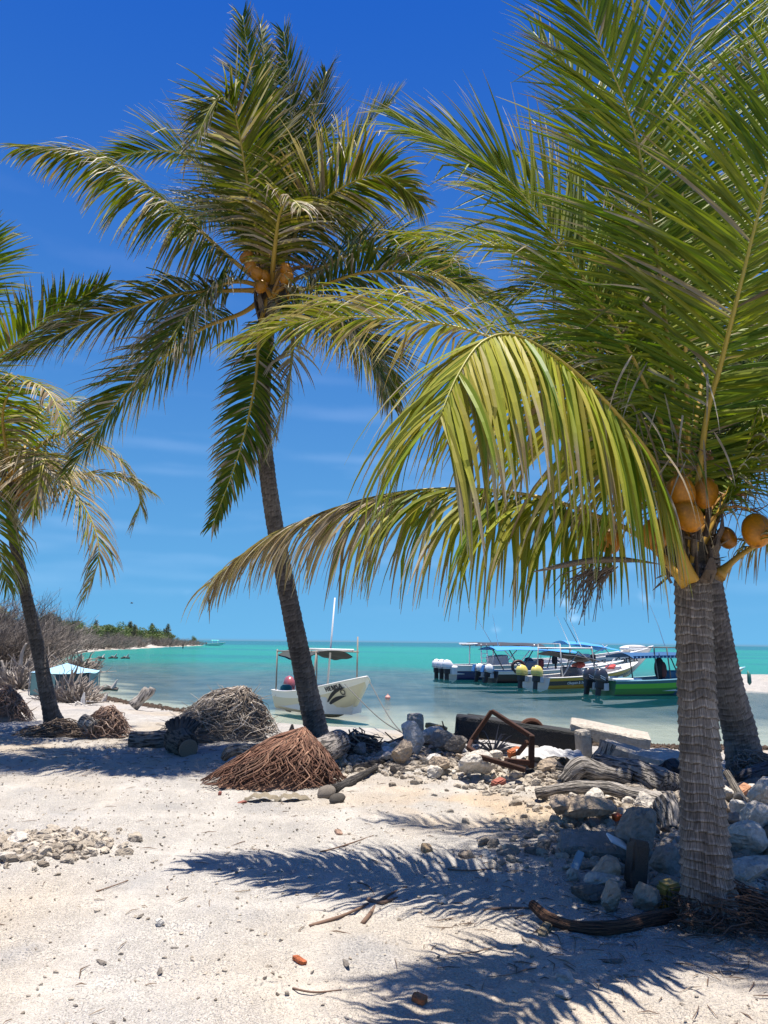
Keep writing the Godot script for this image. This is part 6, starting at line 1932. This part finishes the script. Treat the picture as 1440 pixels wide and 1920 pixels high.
	part(t, "bow_fender", fender, mats.paint, true)


func far_boat() -> void:
	var at := Vector3(-66.321, -0.3, -296.535)
	at.y = WATER
	var t := thing("motor_boat", "tiny far turquoise boat off the tip of the headland", "boat", at, deg_to_rad(8.0))
	var o := {"length": 7.0, "beam": 2.0, "stern": 0.6, "bow": 1.1, "draft": 0.2, "bands": [[0.6, Color(0.6, 0.66, 0.64)], [1.0, Color(0.05, 0.5, 0.42)]]}
	build_hull(t, o, "gelcoat")
	frame(t, "awning_frame", [[Vector3(2.0, 0.5, 0.7), Vector3(2.0, 1.9, 0.7)], [Vector3(4.0, 0.5, 0.7), Vector3(4.0, 1.9, 0.7)]], 0.05, Color(0.6, 0.62, 0.62))
	awning(t, Vector3(1.6, 1.95, 0), Vector3(4.4, 1.9, 0), 1.6, 0.0, Color(0.08, 0.55, 0.5), Color(0.08, 0.55, 0.5))
	outboard(t, Vector3(-0.3, 0.6, 0), Color(0.05, 0.05, 0.06), Color(0.03, 0.03, 0.035), 0.0, 1.2)


# ---------------------------------------------------------------- small things on the sand

func litter() -> void:
	for q in [[Vector3(-0.371, 0, -3.916), Vector3(0.075, 0.018, 0.035), Color(0.5, 0.14, 0.05), "flat orange brick chip alone on the bright sand"], [Vector3(0.173, 0, -3.566), Vector3(0.045, 0.03, 0.06), Color(0.55, 0.2, 0.08), "orange brick chip beside the frond shadow at the bottom"], [Vector3(-0.331, 0, -6.452), Vector3(0.1, 0.03, 0.05), Color(0.38, 0.25, 0.19), "brownish tile piece on the sand right of centre"], [Vector3(-1.303, 0, -7.591), Vector3(0.1, 0.025, 0.05), Color(0.33, 0.13, 0.1), "dull red tile shard left in front of the root heap"], [Vector3(-1.578, 0, -7.933), Vector3(0.04, 0.05, 0.03), Color(0.5, 0.2, 0.16), "small pink brick bit at the root heap's left end"], [Vector3(0.86, 0, -4.322), Vector3(0.14, 0.03, 0.05), Color(0.3, 0.24, 0.15), "tan wood chip in the shade in front of the fallen stalk"], [Vector3(0.329, 0, -5.816), Vector3(0.12, 0.06, 0.07), Color(0.45, 0.33, 0.2), "tan crumb of brick at the left end of the shell row"]]:
		slab("brick_chip", q[3], "chip", on_ground(q[0], 0.01), q[1], Vector3(0.1, rng.randf() * 3.0, 0.1), q[2], "stone", 0.006)
	for q in [[Vector3(-0.154, 0, -3.91), 0.03, "dark seed pod chip right of the orange brick chip"], [Vector3(-1.284, 0, -3.88), 0.028, "dark wood chip at the lower left of the sand"], [Vector3(-1, 0, -3.835), 0.03, "dark wood chip at the lower middle left"], [Vector3(-1.288, 0, -4.466), 0.026, "thin brown bark strip left of the white shell"], [Vector3(-1.011, 0, -4.115), 0.015, "small dark seed below the white shell"], [Vector3(1.102, 0, -3.961), 0.04, "grey bark piece on the sand below the fallen stalk"]]:
		stone("bark_chip", q[2], q[0], Vector3(q[1] * 1.4, q[1] * 0.25, q[1] * 0.6), 4, Vector3(0, rng.randf() * 3.0, 0), "", "chip")
	stone("sea_shell", "white shell lying alone on the open sand", Vector3(-1.154, 0, -4.376), Vector3(0.03, 0.018, 0.022), 5, Vector3(0, 0.5, 0), "", "shell")
	stone("pebble", "round white pebble on the sunny sand below the root tangle", Vector3(0.365, 0, -4.729), Vector3(0.035, 0.028, 0.032), 5, Vector3.ZERO, "", "pebble")
	stone("pebble", "round grey pebble inside the frond shadow at the bottom", Vector3(0.828, 0, -3.736), Vector3(0.04, 0.03, 0.036), 1, Vector3.ZERO, "", "pebble")
	stone("pebble", "smaller grey pebble next to the round one in the bottom shadow", Vector3(0.787, 0, -3.58), Vector3(0.035, 0.018, 0.03), 0, Vector3.ZERO, "", "pebble")
	for q in [[Vector3(0.618, 0, -5.759), 0.07, 3, "brown broken shell at the left of the shell row"], [Vector3(0.737, 0, -5.751), 0.05, 0, "white stone second in the shell row"], [Vector3(0.765, 0, -5.633), 0.04, 5, "small white stone below the shell row"], [Vector3(0.877, 0, -5.743), 0.06, 2, "dark grey stone in the middle of the shell row"], [Vector3(0.93, 0, -5.614), 0.05, 1, "pale stone right of the middle of the shell row"], [Vector3(1.094, 0, -5.86), 0.06, 4, "dark stone at the right end of the shell row"], [Vector3(1.065, 0, -6.122), 0.04, 5, "white pebble above the shell row"], [Vector3(1.195, 0, -5.978), 0.08, 8, "brown grey stone joining the shell row to the heap"]]:
		stone("row_stone", q[3], q[0], Vector3(q[1], q[1] * 0.5, q[1] * 0.7), q[2], Vector3(0, rng.randf() * 3.0, 0.1))
	for q in [[Vector3(-2.641, 0, -5.939), 0.1, 0, "cream lump of coral at the left edge, largest of the group"], [Vector3(-2.464, 0, -5.802), 0.07, 6, "cream coral lump right of the largest at the left edge"], [Vector3(-2.524, 0, -5.533), 0.08, 1, "coral lump lowest in the left edge group"], [Vector3(-2.627, 0, -6.122), 0.05, 4, "dark stone on top of the left edge coral group"], [Vector3(-2.342, 0, -5.738), 0.05, 3, "tan stone at the right of the left edge coral group"]]:
		stone("coral_lump", q[3], q[0], Vector3(q[1], q[1] * 0.5, q[1] * 0.8), q[2], Vector3(0, rng.randf() * 3.0, 0), "", "coral")
	# coconut husks by the root heap
	for q in [[Vector3(-0.523, 0, -7.782), 0.075, "round grey coconut husk right of the root heap"], [Vector3(-0.404, 0, -7.495), 0.06, "dark cracked coconut husk beside the round one"]]:
		var b := B.new()
		b.ball(Vector3.ZERO, Vector3(q[1] * 1.25, q[1] * 0.85, q[1]), Basis.from_euler(Vector3(0.2, 0.5, 0.2)), Color(0.25, 0.215, 0.18) if q[1] > 0.07 else Color(0.09, 0.075, 0.065), 10, 14)
		for k in b.v.size():
			b.v[k] *= 1.0 + 0.18 * n_c.get_noise_3dv(b.v[k] * 120.0)
		solo("coconut_husk", q[2], "husk", b, mats.husk, on_ground(q[0], q[1] * 0.6), true)
	# dry leaf sheaths in front of the root heap
	for q in [[Vector3(-1.121, 0, -7.675), Vector3(0.2, 0, 0.02), "dry tan leaf sheath under the root heap's front, left one"], [Vector3(-0.834, 0, -7.64), Vector3(0.22, 0, -0.02), "dry tan leaf sheath under the root heap's front, right one"]]:
		var b := B.new()
		for u in 12:
			for v in 5:
				var a := u / 11.0 - 0.5
				var c := v / 4.0 - 0.5
				b.add(Vector3(a * 0.34, 0.05 * (1.0 - 4.0 * a * a) + 0.02 - 0.12 * c * c + 0.012 * sin(a * 20.0), -c * 0.14 * (1.2 - absf(a) * 2.0)), Color(0.33, 0.28, 0.2) * rng.randf_range(0.85, 1.1))
		for u in 11:
			for v in 4:
				var p := u * 5 + v
				b.i.append_array(PackedInt32Array([p, p + 1, p + 5, p + 1, p + 6, p + 5]))
		solo("leaf_sheath", q[2], "sheath", b, mats.husk, on_ground(q[0]), true)
	stone("sea_shell", "white pitted shell between the two leaf sheaths", Vector3(-0.974, 0, -7.707), Vector3(0.05, 0.04, 0.04), 5, Vector3(0, 0.3, 0), "", "shell")
	# larger twigs lying on the sand
	for q in [[Vector3(-0.371, 0, -4.399), Vector3(-0.21, 0, -4.565), Vector3(-0.067, 0, -4.76), 0.011, "brown root twig running to the root tangle on the sand"], [Vector3(-0.092, 0, -4.503), Vector3(0.025, 0, -4.856), Vector3(0.162, 0, -5.038), 0.014, "thick brown root piece in the root tangle on the sand"], [Vector3(-0.069, 0, -4.853), Vector3(0.009, 0, -4.745), Vector3(0.103, 0, -4.859), 0.012, "crossing brown root in the root tangle on the sand"], [Vector3(-0.428, 0, -5.828), Vector3(-0.284, 0, -5.962), Vector3(-0.056, 0, -6.362), 0.006, "thin brown twig on the sand right of centre"], [Vector3(0.579, 0, -4.589), Vector3(0.711, 0, -4.644), Vector3(0.868, 0, -4.683), 0.009, "thin root left of the fallen stalk's tip"], [Vector3(-2.356, 0, -5.951), Vector3(-2.212, 0, -5.785), Vector3(-2.128, 0, -5.733), 0.007, "red brown twig by the left edge coral group"], [Vector3(-0.143, 0, -5.208), Vector3(-0.074, 0, -5.113), Vector3(-0.032, 0, -4.931), 0.005, "short dark twig above the root tangle"], [Vector3(-0.37, 0, -3.613), Vector3(-0.271, 0, -3.575), Vector3(-0.162, 0, -3.648), 0.005, "dark twig at the bottom by the frond shadow"], [Vector3(-1.666, 0, -4.858), Vector3(-1.609, 0, -5.06), Vector3(-1.575, 0, -5.157), 0.005, "thin twig on the sand at the middle left"], [Vector3(0.446, 0, -5.399), Vector3(0.576, 0, -5.311), Vector3(0.748, 0, -5.434), 0.005, "thin curved twig in the shade below the shell row"]]:
		var pts := []
		for k in 3:
			pts.append(on_ground(q[k], 0.003 + 0.008 * (k % 2)))
		solo("fallen_twig", q[4], "twig", limb(pts, q[3], q[3] * 0.6, Color(0.16, 0.1, 0.07), 14, 6, 0.5), mats.root, Vector3.ZERO, true)
	# loose plant litter, too fine to count
	var tw := B.new()
	for k in 1500:
		var p := Vector2(rng.randf_range(-5.0, 4.0), -rng.randf_range(3.0, 11.5))
		if k % 3 == 0:
			p = Vector2(1.95, -4.35) + Vector2(rng.randfn() * 0.75, rng.randfn() * 0.5)
		elif k % 3 == 1:
			p = Vector2(-3.9, -11.0) + Vector2(rng.randfn() * 1.8, rng.randfn() * 1.0)
		if p.y > -2.9:
			continue
		var g := rng.randf() * TAU
		var l := rng.randf_range(0.01, 0.075) * (1.0 if rng.randf() < 0.9 else 2.0)
		var d := Vector3(cos(g), 0, sin(g)) * l
		var at := Vector3(p.x, gh(p.x, p.y) + 0.003, p.y)
		var c := Color(0.13, 0.085, 0.06).lerp(Color(0.3, 0.24, 0.18), rng.randf() * rng.randf())
		tw.tube([at - d, at + Vector3(0, 0.006, 0) + Vector3(d.z, 0, -d.x) * rng.randf_range(-0.3, 0.3), at + d], [0.0015, rng.randf_range(0.002, 0.004), 0.001], 4, c, c)
	var to := solo("plant_litter", "fine twigs, bark and root bits strewn on the sand", "litter", tw, mats.twig)
	to.set_meta("kind", "stuff")
	# line of washed up weed along the water's edge
	var wd := B.new()
	for k in 2600:
		var s := rng.randi_range(2, 4) if k % 2 == 0 else rng.randi_range(9, 12)
		var p := shore[s].lerp(shore[s + 1], rng.randf())
		p += Vector2(rng.randfn() * 0.12, 0.35 + rng.randfn() * 0.16)
		var h := gh(p.x, p.y)
		var l := rng.randf_range(0.03, 0.1)
		var g := rng.randf() * PI
		var d := Vector3(cos(g), 0, sin(g) * 0.4) * l
		var c := Color(0.075, 0.05, 0.035) * rng.randf_range(0.5, 1.5)
		c.a = 1.0
		var at := Vector3(p.x, h + 0.01, p.y)
		wd.tube([at - d, at + Vector3(0, rng.randf_range(0.01, 0.04), 0), at + d], [0.008, 0.018, 0.008], 4, c, c)
	var wo := solo("washed_up_weed", "dark brown line of seaweed washed up at the water's edge", "seaweed", wd, mats.twig)
	wo.set_meta("kind", "stuff")
	# a far post on the headland's beach and a bird above it
	var po := B.new()
	var pp := Vector3(-49.439, -0.2, -194.586)
	po.tube([Vector3.ZERO, Vector3(0.03, 0.9, 0), Vector3(0, 1.7, 0)], [0.16, 0.15, 0.12], 7, Color(0.05, 0.045, 0.04), Color(0.06, 0.05, 0.045))
	solo("wooden_post", "tiny dark post standing on the far sandy point", "post", po, mats.twig, Vector3(pp.x, gh(pp.x, pp.z) - 0.1, pp.z), true)
	var bird := B.new()
	bird.ball(Vector3.ZERO, Vector3(0.3, 0.07, 0.08), Basis.IDENTITY, Color(0.05, 0.05, 0.05), 6, 8)
	for s in [-1.0, 1.0]:
		bird.quad(Vector3(0.1, 0.02, 0), Vector3(0.12, 0.18, 0.4 * s), Vector3(-0.02, 0.18, 0.42 * s), Vector3(-0.12, 0.02, 0), Color(0.05, 0.05, 0.05))
		bird.quad(Vector3(0.12, 0.18, 0.4 * s), Vector3(-0.1, 0.08, 0.95 * s), Vector3(-0.14, 0.08, 0.93 * s), Vector3(-0.02, 0.18, 0.42 * s), Color(0.05, 0.05, 0.05))
	bird.quad(Vector3(-0.25, 0, 0.02), Vector3(-0.5, 0, 0.1), Vector3(-0.5, 0, -0.1), Vector3(-0.25, 0, -0.02), Color(0.05, 0.05, 0.05))
	solo("flying_bird", "tiny dark bird in flight above the far headland", "bird", bird, mats.twig, Vector3(-48.419, 8.382, -150))
